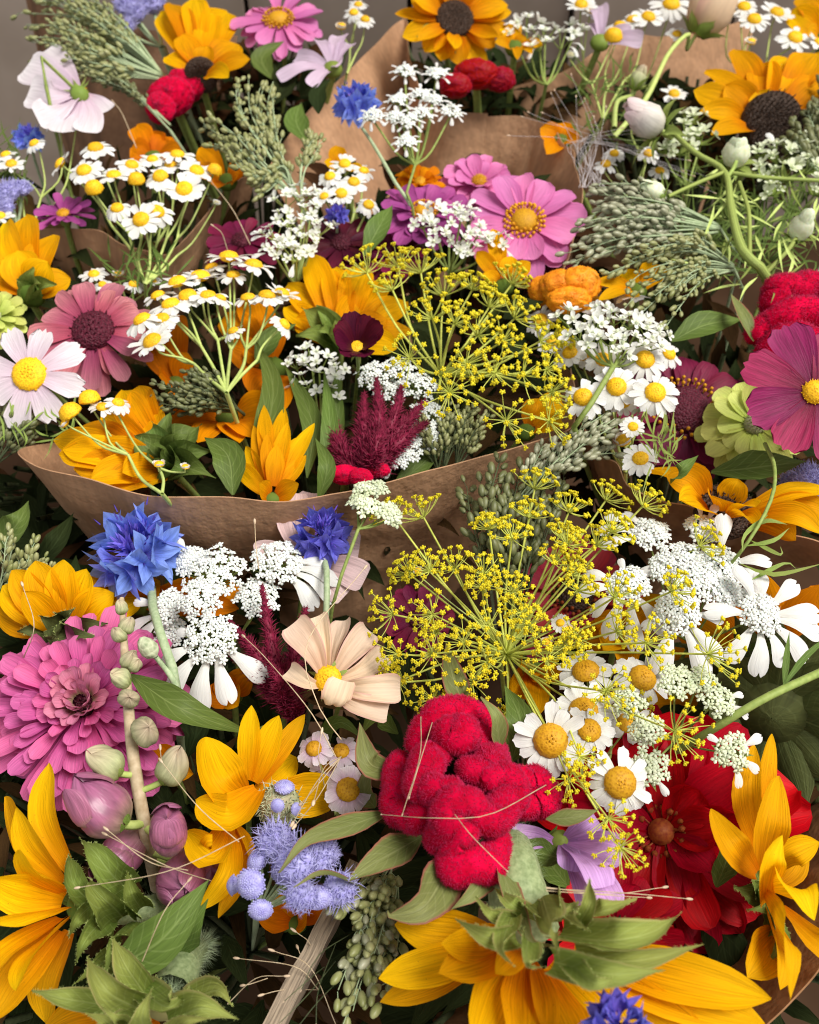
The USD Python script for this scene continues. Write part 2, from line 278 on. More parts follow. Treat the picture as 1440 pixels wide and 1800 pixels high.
PROF = {'ray': [(0, .36), (.25, .80), (.5, 1), (.75, .84), (.9, .48), (1, .03)],
        'thin': [(0, .5), (.3, .9), (.5, 1), (.75, .72), (.9, .38), (1, .03)],
        'lance': [(0, .08), (.15, .55), (.38, 1), (.7, .62), (.9, .2), (1, .02)],
        'bract': [(0, .85), (.25, 1), (.5, .9), (.72, .5), (.86, .18), (1, .02)],
        'spat': [(0, .28), (.4, .72), (.74, 1), (.9, .86), (.97, .58), (1, .2)],
        'quill': [(0, .5), (.4, .6), (.8, 1), (.93, .9), (1, .3)],
        'disk': [(0, .6), (.4, .9), (.7, 1), (.9, .82), (.97, .52), (1, .2)],
        'round': [(0, .35), (.3, .75), (.6, 1), (.85, .9), (.95, .66), (1, .22)],
        'cosmos': [(0, .2), (.3, .58), (.6, .88), (.85, 1), (.97, .90), (1, .72)],
        'orlaya': [(0, .18), (.3, .46), (.6, .86), (.8, 1), (.93, .82), (1, .35)],
        'ribbon': [(0, 1), (1, 1)]}
PF = {k: PchipInterpolator(*np.array(v).T) for k, v in PROF.items()}
def ribbon(path, W, prof='ray', hint=None, cup=0.2, nl=8, nw=4, ridge=0.0, nr=1.5, ruff=0.0, notch=0.0, teeth=3, twist=0.0, seed=0, serr=0.0, dip=0.0):
    """A petal or leaf blade along a curved path: W wide, cupped across, ridged, ruffled, notched or twisted; hint is the way its face looks."""
    t = np.linspace(0, 1, nl + 1); t = .45 * t + .55 * (1 - (1 - t) ** 1.9) if prof != 'ribbon' else t
    c0 = curve(path, 4 * nl); x = t * 4 * nl; i0 = np.clip(x.astype(int), 0, 4 * nl - 1); c = c0[i0] + (c0[i0 + 1] - c0[i0]) * (x - i0)[:, None]
    T = np.gradient(c, t, axis=0); T /= np.linalg.norm(T, axis=1, keepdims=True) + 1e-12
    hint = np.asarray(hint, float)
    S = np.cross(hint, T); S /= np.linalg.norm(S, axis=1, keepdims=True) + 1e-12
    N = np.cross(T, S)
    if twist:
        a = (twist * t)[:, None]; S, N = S * np.cos(a) + N * np.sin(a), N * np.cos(a) - S * np.sin(a)
    w = (PF[prof](t) * W / 2)[:, None, None]
    if serr: w = w * (1 + serr * (np.arange(nl + 1) % 2 - .5))[:, None, None]
    s = np.linspace(-1, 1, nw + 1)[None, :, None]
    V = c[:, None] + S[:, None] * w * s * (1 - 0.18 * abs(cup) * s ** 2)
    h = cup * w * (s ** 2 - 0.3)
    if ridge: h = h + ridge * W * np.cos(s * math.pi * nr) * np.sin(math.pi * np.clip(t * 1.05, 0, 1))[:, None, None]
    if ruff:
        ph = seed * 1.7
        h = h + ruff * W * (np.abs(s) ** 1.5) * (np.sin(t * 9 + ph + s * 1.4) * t)[:, None, None].reshape(nl + 1, -1, 1) if False else h + ruff * W * (np.abs(s) ** 1.5) * t[:, None, None] * np.sin(t[:, None, None] * 9 + ph + s * 1.4)
    V = V + N[:, None] * h
    if notch:
        L = np.linalg.norm(np.diff(c, axis=0), axis=1).sum()
        V = V + T[:, None] * (notch * L * (np.cos(s * math.pi * teeth) * .5 - .9 * s ** 4)) * (t ** 5)[:, None, None]
    if dip: V = V - T[:, None] * (dip * np.linalg.norm(np.diff(c, axis=0), axis=1).sum() * np.exp(-(s / .32) ** 2)) * (t ** 7)[:, None, None]
    u, v = np.meshgrid((s.ravel() + 1) / 2, t)
    return V.reshape(-1, 3), gridq(nl, nw), np.stack([u.ravel(), v.ravel()], 1)
def tube(path, r, sides=6, n=None, cap=True):
    c = curve(path, n) if n else np.asarray(path, float)
    k = len(c)
    r = np.interp(np.linspace(0, 1, k), np.linspace(0, 1, len(np.atleast_1d(r))), np.atleast_1d(r))
    T = np.gradient(c, axis=0); T /= np.linalg.norm(T, axis=1, keepdims=True) + 1e-12
    a = np.zeros_like(T); v = np.cross(T[0], [0.31, 0.52, 0.8]); a[0] = unit(v)
    for i in range(1, k):
        v = a[i - 1] - T[i] * (a[i - 1] @ T[i]); a[i] = unit(v)
    b = np.cross(T, a)
    ang = np.arange(sides) * 2 * math.pi / sides
    V = c[:, None] + r[:, None, None] * (np.cos(ang)[None, :, None] * a[:, None] + np.sin(ang)[None, :, None] * b[:, None])
    uv = np.stack(np.meshgrid(ang / 6.2832, np.linspace(0, 1, k)), -1).reshape(-1, 2)
    return V.reshape(-1, 3), gridq(k - 1, sides, True), uv
def lathe(prof, M, C, n=12, bump=0.0, seed=0):
    """prof: (radius, height) pairs turned about M's z axis at C."""
    p = np.asarray(prof, float); ang = np.arange(n) * 2 * math.pi / n
    V = np.stack([p[:, :1] * np.cos(ang), p[:, :1] * np.sin(ang), np.repeat(p[:, 1:], n, 1)], -1).reshape(-1, 3)
    uv = np.stack(np.meshgrid(ang / 6.2832, np.linspace(0, 1, len(p))), -1).reshape(-1, 2)
    return V @ M.T + C, gridq(len(p) - 1, n, True), uv
_SPH = {}
def blobs(C, R, M=None, n=6, k=4):
    """Many small ellipsoids: centres C, radii R (scalar, (3,) or per blob (n, 3)), orientations M (3x3 or n of them)."""
    if (n, k) not in _SPH:
        th = np.linspace(0, math.pi, k + 1); ph = np.arange(n) * 2 * math.pi / n
        th[0], th[-1] = 0.02, math.pi - 0.02
        V = np.stack([np.sin(th)[:, None] * np.cos(ph), np.sin(th)[:, None] * np.sin(ph), np.repeat(np.cos(th)[:, None], n, 1)], -1).reshape(-1, 3)
        _SPH[(n, k)] = V, gridq(k, n, True)[:, ::-1]
    V, F = _SPH[(n, k)]
    C = np.atleast_2d(C); R = np.asarray(R, float)
    if R.ndim == 0: R = np.full((len(C), 3), float(R))
    elif R.ndim == 1 and len(R) == len(C) and len(C) != 3: R = np.repeat(R[:, None], 3, 1)
    else: R = np.broadcast_to(R, (len(C), 3))
    W = V[None] * R[:, None]
    if M is not None: W = np.einsum('nij,nkj->nki', np.broadcast_to(M, (len(C), 3, 3)), W)
    W = W + C[:, None]
    return W.reshape(-1, 3), (F[None] + (np.arange(len(C)) * len(V))[:, None, None]).reshape(-1, 4), np.zeros((len(C) * len(V), 2))
def frames(D):
    """Frames whose z axes are the directions D."""
    D = D / (np.linalg.norm(D, axis=1, keepdims=True) + 1e-12)
    a = np.cross(D, np.where(np.abs(D[:, 2:]) < .9, [0, 0, 1.0], [1.0, 0, 0])); a /= np.linalg.norm(a, axis=1, keepdims=True)
    return np.stack([a, np.cross(D, a), D], -1)
def spikes(C, D, L, w, bend=0.0):
    """Fine pointed hairs from C along D, three-sided with a bend in the middle."""
    C, D = np.atleast_2d(C), np.atleast_2d(D)
    M = frames(D); D = M[:, :, 2]; L = np.broadcast_to(L, (len(C),))[:, None]
    b = (rng.random((len(C), 1)) - .5) * bend * L
    ang = np.arange(3) * 2.0944
    ring = M[:, None, :, 0] * np.cos(ang)[None, :, None] + M[:, None, :, 1] * np.sin(ang)[None, :, None]
    w = np.broadcast_to(w, (len(C),))[:, None, None]
    V = np.concatenate([C[:, None] + ring * w, (C + D * L * .55 + M[:, :, 0] * b)[:, None] + ring * w * .75, (C + D * L + M[:, :, 0] * b * 2.4)[:, None]], 1)
    F = np.array([[0, 1, 4, 3], [1, 2, 5, 4], [2, 0, 3, 5], [3, 4, 6, 6], [4, 5, 6, 6], [5, 3, 6, 6]])
    return V.reshape(-1, 3), (F[None] + (np.arange(len(C)) * 7)[:, None, None]).reshape(-1, 4), np.zeros((len(C) * 7, 2))
def fib(n, R, h, M, C, p=2.0):
    """n points in sunflower order on a dome of radius R and height h, and their outward directions."""
    i = np.arange(n) + .5; r = np.sqrt(i / n); a = i * 2.39996
    q = np.stack([R * r * np.cos(a), R * r * np.sin(a), h * (1 - r ** p)], 1)
    d = np.stack([r * np.cos(a) * h * 1.2, r * np.sin(a) * h * 1.2, np.full(n, R * .8)], 1)
    return q @ M.T + C, d @ M.T
def rnd(a, b): return float(rng.uniform(a, b))

# ------------------------------------------------------------------ bunches: where each bunch's stems meet
TIES = {k: P(x, y, 0.02) + np.array([0, 0.02, -0.30]) for k, (x, y) in dict(
    front_left=(290, 1420), front_right=(1060, 1380), middle=(520, 720), right=(1290, 640), centre=(800, 380), left=(120, 430), back_left=(400, 120), back=(900, 90), back_right=(1280, 180)).items()}
def stem_to(tie, C, back, r, lead=0.035, n=12):
    t = TIES[tie]; p1 = C + back * lead
    return tube([C, p1, p1 * .55 + t * .45 + back * lead * .3, t], [r, r, r * .95, r * .9], 6, n)
def ring(th, name, C, M, n, L, W, prof, mat, a0, bend, r0, z0=0.0, cup=.2, jit=.12, nl=7, nw=4, span=None, parent=None, off=0.0, miss=0.0, **kw):
    """A ring of n petals (each a part): attached r0 out, rising at a0 degrees and bending by bend degrees along the length."""
    made = []
    for i in range(n):
        f = (i + off) / n * 2 * math.pi + rnd(-.5, .5) * jit * 6.28 / n
        if miss and rng.random() < miss: continue
        if span and not ((math.degrees(f) - span[0]) % 360 <= (span[1] - span[0])): continue
        l, w = L * (1 + rnd(-1, 1) * jit), W * (1 + rnd(-1, 1) * jit)
        a, b = math.radians(a0 + rnd(-1, 1) * jit * 60), math.radians(bend + rnd(-1, 1) * jit * 90)
        t = np.linspace(0, 1, 5); al = a + b * t
        x = np.concatenate([[0], np.cumsum(np.cos((al[1:] + al[:-1]) / 2))]) * l / 4
        z = np.concatenate([[0], np.cumsum(np.sin((al[1:] + al[:-1]) / 2))]) * l / 4
        e = np.array([math.cos(f), math.sin(f), 0])
        path = (e * (r0 + x[:, None]) + np.array([0, 0, 1.]) * (z0 + z[:, None])) @ M.T + C
        am = a + b * .5
        hint = M @ (np.array([0, 0, 1.]) * math.cos(am) - e * math.sin(am))
        g = ribbon(path, w, prof, hint, cup * (1 + rnd(-.4, .4)), nl, nw, seed=rnd(0, 9), twist=rnd(-1, 1) * jit * 2.2, **kw)
        if parent == 'join': made.append(g)
        else: th.part(name, g, mat, parent)
    return made

# ------------------------------------------------------------------ flowers
def start(name, label, cat, px, py, off, R, face, group=None, roll=None):
    C = P(px, py, off); k = K(C)
    M = frame(facing(face), rnd(0, 6.28) if roll is None else roll)
    return Thing(name, label, cat, C, group), C, k, R * k, M

def sunflower(label, px, py, off, R, face, tie, n=18, a0=12, bend=-10, disc=.36, mat='sun_petal', bract='bract', W=.36, cup=.28, inner=8, span=None, bn=12, group=None, stem=True, bl=.42, dmat='brown_disc', roll=None, name='sunflower', ruff=.03):
    th, C, k, r, M = start(name, label, 'sunflower', px, py, off, R, face, group, roll)
    rd = r * disc; L = r - rd * .8
    if bn:
        th.part('flower_base', lathe([(rd * .01, -rd * .78), (rd * .2, -rd * .75), (rd * .6, -rd * .6), (rd * .95, -rd * .3), (rd, -.02 * rd)], M, C, 14), bract)
        ring(th, 'bract', C, M, bn, r * bl, r * .3, 'bract', bract, 20, -55, rd * .85, -rd * .32, cup=.35, jit=.22, nl=6, nw=4, serr=.04)
        ring(th, 'bract', C, M, bn - 2, r * bl * .9, r * .3, 'bract', bract, -10, -55, rd * .6, -rd * .55, cup=.35, jit=.25, nl=6, nw=4)
    ring(th, 'petal', C, M, n, L, r * W, 'ray', mat, a0, bend, rd * .82, -rd * .1, cup=cup, jit=.2, nl=9, nw=6, ridge=.022, nr=2.5, span=span, ruff=ruff)
    if inner: ring(th, 'petal', C, M, inner, L * .85, r * W * .85, 'ray', mat, a0 + 22, bend, rd * .78, 0, cup=cup * 1.2, jit=.25, nl=8, nw=6, ridge=.022, nr=2.5, span=span, ruff=ruff, off=.4)
    if disc:
        d = th.part('disc', lathe([(rd * .95, -rd * .12), (rd, 0), (rd * .9, rd * .16), (rd * .6, rd * .2), (rd * .3, rd * .12), (0.01 * rd, rd * .1)], M, C, 18), dmat)
        q, dr = fib(150, rd * .97, rd * .18, M, C, 6)
        th.part('disc_floret', spikes(q, dr + rng.normal(0, .25, q.shape) * np.linalg.norm(dr[0]), rd * .16, rd * .03), 'brown_disc' if dmat == 'brown_disc' else 'stamen', d, 'stuff')
    if stem: th.part('stem', stem_to(tie, C - M[:, 2] * rd * .6, -M[:, 2], max(5 * k, .0028)), 'stem')
    return th, C, k, r, M

def zinnia(label, px, py, off, R, face, tie, layers=((.34, 14, 1.0, 4),), mat='pink_petal', cmat='maroon_disc', rc=.2, ringm=None, inner=None, W=.36, group=None, bend=-18, ruffle=.05, prof='spat', base='stem', roll=None, stem=True, cup=.2):
    """layers: (attachment radius share, petals, length share, elevation) from the outside in."""
    th, C, k, r, M = start('zinnia', label, 'zinnia', px, py, off, R, face, group, roll)
    th.part('flower_base', lathe([(r * .002, -r * .38), (r * .05, -r * .38), (r * .16, -r * .32), (r * .22, -r * .15), (r * .2, 0)], M, C, 12), base)
    for j, (ra, n, ls, el) in enumerate(layers):
        ring(th, 'petal', C, M, n, r * ls * (1 - ra * .6), r * W * (.55 + .45 * ls), prof, inner if inner and j >= len(layers) - 2 else mat, el, bend, r * ra * .5, r * .03 * j, cup=cup, jit=.19, nl=7, nw=4, ridge=.025, nr=2, off=j * .5 + rnd(-.3, .3), ruff=ruffle)
    d = th.part('disc', lathe([(r * rc, -r * .02), (r * rc, r * .05), (r * rc * .85, r * .13), (r * rc * .4, r * .17), (.001 * r, r * .17)], M, C, 14), cmat)
    if ringm:
        q, dr = fib(90, r * rc * 1.25, r * .16, M, C, 2)
        sel = slice(38, 90)
        th.part('stamen', join([spikes(q[sel], dr[sel] + rng.normal(0, .1, q[sel].shape) * r * .2, r * .09, r * .016), blobs((q + dr / np.linalg.norm(dr, axis=1, keepdims=True) * r * .09)[sel], r * .03, n=5, k=3)]), ringm, d, 'stuff')
    else:
        q, dr = fib(60, r * rc, r * .15, M, C, 2)
        th.part('disc_floret', spikes(q, dr + rng.normal(0, .05, q.shape) * r * .1, r * .10, r * .022), cmat, d, 'stuff')
    if stem: th.part('stem', stem_to(tie, C - M[:, 2] * r * .36, -M[:, 2], max(4.5 * k, .0022)), 'stem')
    return th, C, k, r, M

def daisy_head(th, C, M, r, n=13, a0=0, bend=-14, rc=.42, mat='white_petal', disc='yellow_disc', rays=True, hgt=.26, W=None, prof='disk'):
    """One feverfew or cosmos-like head: the disc is the part, its petals and florets the sub-parts."""
    h = hgt * r
    d = th.part('flower_head', lathe([(r * .05, -r * .22), (r * .26, -r * .16), (r * rc, -r * .02), (r * rc * 1.02, h * .2), (r * rc * .8, h * .75), (r * rc * .4, h), (.004 * r, h * 1.04)], M, C, 12), disc)
    q, dr = fib(70, r * rc * .98, h, M, C)
    th.part('disc_floret', blobs(q, r * rc * .1, n=5, k=3), disc, d, 'stuff')
    if rays: ring(th, 'petal', C, M, n, r * (1 - rc * .8), r * (W or 2 * 3.14 * .84 / n), prof, mat, a0, bend, r * rc * .85, 0, cup=.15, jit=.2, nl=5, nw=4, parent=d, notch=.04, teeth=3, off=rnd(0, 1), miss=.05)
    return d
def spray(label, heads, tie, root, name='feverfew', cat='feverfew', r_stem=3.2, group=None, disc='yellow_disc', mat='white_petal', smat='pale_stem', rc=.42, fork=.5, n=13):
    """Several daisy heads on one branched stem. heads: (px, py, off, R, face[, kind]); root: where the branches meet (px, py, off)."""
    J = P(*root); k = K(J)
    th = Thing(name, label, cat, J, group)
    th.part('stem', tube([J, J * .8 + TIES[tie] * .2 + [0, 0, -.01], TIES[tie]], [r_stem * k * 1.15, r_stem * k], 6, 10), smat)
    ends = []
    for hd in heads:
        C = P(*hd[:3]); kk = K(C); r = hd[3] * kk; M = frame(facing(hd[4]), rnd(0, 6))
        kind = hd[5] if len(hd) > 5 else ''
        if kind == 'button': daisy_head(th, C, M, r, rays=False, rc=.95, hgt=.9, disc=disc)
        elif kind == 'bud': daisy_head(th, C, M, r, n=8, a0=60, bend=20, rc=.6, hgt=.5, disc='bud_green' if r < 12 * kk else disc, mat=mat)
        else: daisy_head(th, C, M, r, n=n + int(rng.integers(-2, 3)), disc=disc, rc=rc, a0=rnd(-22, 14), bend=rnd(-38, 4), mat=mat)
        ends.append((hd[0], C - M[:, 2] * r * .2, M[:, 2], r, kk))
    ends.sort(key=lambda e: e[0] + rnd(-12, 12)); i = 0
    while i < len(ends):
        g = ends[i:i + int(rng.integers(2, 5))]; i += len(g)
        mean = sum(e[1] for e in g) / len(g)
        N = mean * rnd(.40, .58) + J * .5 - FWD * 0; N = N / 1.0 if False else mean + (J - mean) * rnd(.42, .62) + FWD * np.linalg.norm(J - mean) * .12
        th.part('branch', tube([N, (N + J) / 2 + rng.normal(0, .04, 3) * np.linalg.norm(N - J) + FWD * .002, J], [r_stem * k * .8, r_stem * k], 6, 8), smat)
        for _, b, z, r, kk in g:
            mid = (b + N) / 2 - z * np.linalg.norm(b - N) * .18 + rng.normal(0, .05, 3) * np.linalg.norm(b - N)
            th.part('branch', tube([b, b - z * r * .5, mid, N], [r_stem * kk * .5, r_stem * kk * .55, r_stem * kk * .8], 5, 9), smat)
    return th

def cosmos(label, px, py, off, R, face, tie, n=8, mat='magenta_petal', a0=8, bend=-8, W=.78, rc=.17, disc='yellow_disc', notch=.09, name='cosmos', cup=.15, jit=.1, span=None, group=None, green='sepal', roll=None, teeth=3, nl=9, nw=8, stem=True, lens=None):
    th, C, k, r, M = start(name, label, 'cosmos', px, py, off, R, face, group, roll)
    th.part('flower_base', lathe([(r * .04, -r * .2), (r * .12, -r * .16), (r * .15, -r * .03), (r * .1, 0)], M, C, 10), green)
    ring(th, 'sepal', C, M, 8, r * .32, r * .09, 'bract', green, 8, -30, r * .09, -r * .07, nl=4, nw=2)
    ring(th, 'petal', C, M, n, r * .93, r * W, 'cosmos', mat, a0, bend, r * .08, 0, cup=cup, jit=jit, nl=nl, nw=nw, ridge=.018, nr=3.5, notch=notch, teeth=teeth, span=span, ruff=.03)
    d = th.part('disc', lathe([(r * rc, -r * .02), (r * rc, r * .05), (r * rc * .7, r * .11), (.002 * r, r * .13)], M, C, 12), disc)
    q, dr = fib(80, r * rc, r * .12, M, C)
    th.part('disc_floret', join([blobs(q, r * rc * .10, n=5, k=3), spikes(q[30:], dr[30:], r * .05, r * .012)]), disc, d, 'stuff')
    if stem: th.part('stem', stem_to(tie, C - M[:, 2] * r * .2, -M[:, 2], max(3.2 * k, .0012)), 'stem')
    return th, C, k, r, M

def floret5(C, M, L, open_, lobes=6, cut=.5, n=4):
    """A trumpet floret split into pointed lobes (a ring of the cornflower)."""
    nu = lobes * 6
    a = np.arange(nu + 1) * 2 * math.pi / nu; t = np.linspace(0, 1, n + 1)
    tip = 1 - cut * np.abs(((a * lobes / 6.28318) % 1) * 2 - 1) ** .8
    l = t[:, None] * (np.where(t[:, None] > .45, 1, 1)) * (1 - (1 - tip[None]) * np.clip((t[:, None] - .4) / .6, 0, 1))
    rr = L * open_ * (.06 + l ** 1.7 * 1.0); z = L * l * (1 - .25 * l * open_)
    narrow = 1 - .0 * l
    V = np.stack([rr * np.cos(a) * narrow, rr * np.sin(a) * narrow, z], -1)
    V[..., :2] *= (1 + .1 * np.cos(a * lobes)[None, :, None] * t[:, None, None])
    uv = np.stack(np.broadcast_arrays((a / 6.28)[None] * 2, t[:, None]), -1).reshape(-1, 2)
    return V.reshape(-1, 3) @ M.T + C, gridq(n, nu), uv
def cornflower(label, px, py, off, R, face, tie, n=10, mat='blue_petal', via=None, r_stem=7, group=None, inner=12):
    th, C, k, r, M = start('cornflower', label, 'cornflower', px, py, off, R, face, group)
    z = M[:, 2]
    b = C - z * r * .62
    th.part('involucre', lathe([(r * .08, -r * .42), (r * .2, -r * .36), (r * .27, -r * .18), (r * .24, r * .05), (r * .15, r * .22), (r * .13, r * .3)], M, b, 14), 'involucre')
    q, dr = fib(40, r * .26, r * .4, M, b - z * r * .2, 2)
    base = b + z * r * .22
    for j in range(n):
        f = j / n * 6.283 + rnd(-.15, .15); up = rnd(.15, .75) if j % 2 else rnd(-.05, .45)
        d = unit(M @ np.array([math.cos(f), math.sin(f), up]))
        L = r * rnd(.60, .76)
        p1 = base + d * r * .28
        Fm = frames(d[None])[0]
        th.part('floret', join([floret5(p1, Fm, L * .82, rnd(.95, 1.2), 5 + j % 2, rnd(.36, .46), 6), tube([base, p1], r * .025, 5)]), mat)
    for j in range(inner):
        d = unit(M @ np.array([rnd(-.6, .6), rnd(-.6, .6), 1])); p1 = base + d * r * .3
        th.part('inner_floret', join([floret5(p1, frames(d[None])[0], r * rnd(.3, .5), .38, 5, .6, 4), tube([base, p1], r * .03, 5)]), 'deep_blue_petal')
    q = base + (rng.normal(0, 1, (26, 3)) * [.3, .3, .1] + [0, 0, .45]) @ M.T * r
    th.part('stamen', spikes(q, q - base, r * .16, r * .018), 'deep_blue_petal', None, 'stuff')
    e = b - z * r * .4
    if via:
        pts = [e, e - z * r * .2] + [P(*v) for v in via] + [TIES[tie]]
        th.part('stem', tube(pts, [r_stem * k * .9, r_stem * k], 8, 22), 'grey_stem')
    else: th.part('stem', stem_to(tie, e, -z, r_stem * k), 'grey_stem')
    return th, C, k, r, M

def floret_cluster(C, dirs, rad, size):
    """Tiny five-petalled florets facing out from C."""
    gs = []
    M = frames(dirs)
    for i in range(5):
        a = i * 1.2566 + rng.random(len(dirs)) * .4
        e = M[:, :, 0] * np.cos(a)[:, None] + M[:, :, 1] * np.sin(a)[:, None]
        B = np.stack([e, np.cross(M[:, :, 2], e), M[:, :, 2]], -1)
        gs.append(blobs(rad + e * size * .6 + M[:, :, 2] * size * .12, np.array([size * .55, size * .38, size * .16]), B, 5, 3))
    return gs
def umbel(label, px, py, off, R, face, tie, heads=9, petals=0, pl=1.0, name='lace_flower', cat='lace flower', mat='white_floret', fs=.085, per=14, group=None, spread=.9, dome=.3, span=None, smat='stem', root=None, r_stem=3, centres=None):
    """Flat head of many small white flowers: umbellets on rays from one point; the outer ones may carry large petals."""
    th, C, k, r, M = start(name, label, cat, px, py, off, R, face, group)
    J = P(*root) if root else C - M[:, 2] * r * .95
    if centres is not None:
        q = np.array([P(*c) for c in centres]); dr = np.tile(M[:, 2], (len(q), 1)) + (q - C) / r * .6; heads = len(q)
    else: q, dr = fib(heads, r * spread, r * dome, M, C - M[:, 2] * r * dome)
    for i in range(heads):
        z = unit(dr[i] + rng.normal(0, .15, 3) * np.linalg.norm(dr[i])); F = frame(z, rnd(0, 6))
        hr = r * (1.0 / math.sqrt(heads)) * .92
        pp, dd = fib(per, hr, hr * .55, F, q[i])
        pp = pp + rng.normal(0, .06, pp.shape) * hr
        um = th.part('umbellet', join([tube([q[i] - z * hr * .5, p], hr * .03, 4) for p in pp] + [tube([q[i] - z * hr * .5, (q[i] - z * hr * .5) * .5 + J * .5 - M[:, 2] * r * .08, J], [1.5 * k, 2 * k], 5, 6)]), smat)
        th.part('floret', join(floret_cluster(None, dd / np.linalg.norm(dd, axis=1, keepdims=True) + rng.normal(0, .3, dd.shape), pp, r * fs) + [blobs(pp + dd / np.linalg.norm(dd, axis=1, keepdims=True) * r * fs * .4, r * fs * .3, n=5, k=3)]), mat, um, 'stuff')
        if petals:
            rad = q[i] - C; rad = rad - M[:, 2] * (rad @ M[:, 2])
            if np.linalg.norm(rad) > r * .4:
                a0 = math.atan2(unit(rad) @ M[:, 1], unit(rad) @ M[:, 0])
                for j in range(petals):
                    a = a0 + (j - (petals - 1) / 2) * .62
                    if span and not ((math.degrees(a) - span[0]) % 360 <= span[1] - span[0]): continue
                    e = M[:, 0] * math.cos(a) + M[:, 1] * math.sin(a)
                    p0 = q[i] + unit(rad) * hr * .5
                    lp = r * pl * rnd(.42, .6)
                    th.part('outer_petal', ribbon([p0, p0 + e * lp * .5 + M[:, 2] * lp * .1, p0 + e * lp + M[:, 2] * lp * rnd(-.3, .05)], lp * .52, 'orlaya', M[:, 2], .2, 7, 6, notch=-.12, teeth=1, seed=j), 'white_petal')
    th.part('stem', tube([J, J * .7 + TIES[tie] * .3 - M[:, 2] * r * .2, TIES[tie]], [r_stem * k, r_stem * k], 6, 8), smat)
    return th, C, k, r, M

def dill(label, root, umbs, tie, extra=0, R=0, face=(0, .3, 1), per=15, ur=34, group=None, via=None):
    """Dill: rays from one point to umbellets, each a burst of thin stalks with yellow florets. umbs: (px, py, off[, radius])."""
    J = P(*root); k = K(J); th = Thing('dill', label, 'dill', J, group)
    M = frame(facing(face)); ends = [P(*u[:3]) for u in umbs]; rad = [(u[3] if len(u) > 3 else ur) for u in umbs]
    if extra:
        q, _ = fib(extra, R * k, R * k * .35, M, J + M[:, 2] * R * k * .45)
        ends += list(q + rng.normal(0, .05, q.shape) * R * k); rad += [ur * rnd(.8, 1.05) for _ in q]
    for E, ru in zip(ends, rad):
        d = unit(E - J); kk = K(E); r = ru * kk
        mid = (E + J) / 2 + M[:, 2] * np.linalg.norm(E - J) * -.06 + rng.normal(0, .035, 3) * np.linalg.norm(E - J); r *= rnd(.82, 1.12)
        F = frames(unit(d * .8 + M[:, 2] * .35)[None])[0]
        q, dr = fib(per + int(rng.integers(-4, 4)), r * .92, r * .45, F, E + F[:, 2] * r * .25)
        q = q + rng.normal(0, .10, q.shape) * r
        um = th.part('umbellet', join([tube([J, mid, E], [2.3 * k, 1.8 * kk], 5, 6)] + [tube([E, E * .45 + p * .55 + F[:, 2] * r * -.06, p], [1.1 * kk, .8 * kk], 4, 3) for p in q]), 'dill_stem')
        u = dr / np.linalg.norm(dr, axis=1, keepdims=True)
        fr = 4.9 * kk
        gs = [blobs(q + u * fr * .4, fr * .75, n=6, k=4)]
        Mm = frames(u)
        for i in range(5):
            a = i * 1.2566 + rng.random(len(q))
            e = Mm[:, :, 0] * np.cos(a)[:, None] + Mm[:, :, 1] * np.sin(a)[:, None]
            gs.append(blobs(q + e * fr * .8 + u * fr * .7, fr * .42, n=5, k=3))
        th.part('floret', join(gs), 'dill_floret', um, 'stuff')
    pts = [J] + ([P(*v) for v in via] if via else [J - M[:, 2] * .03]) + [TIES[tie]]
    th.part('stem', tube(pts, [4.2 * k, 4.5 * k], 7, 14), 'dill_stem')
    return th

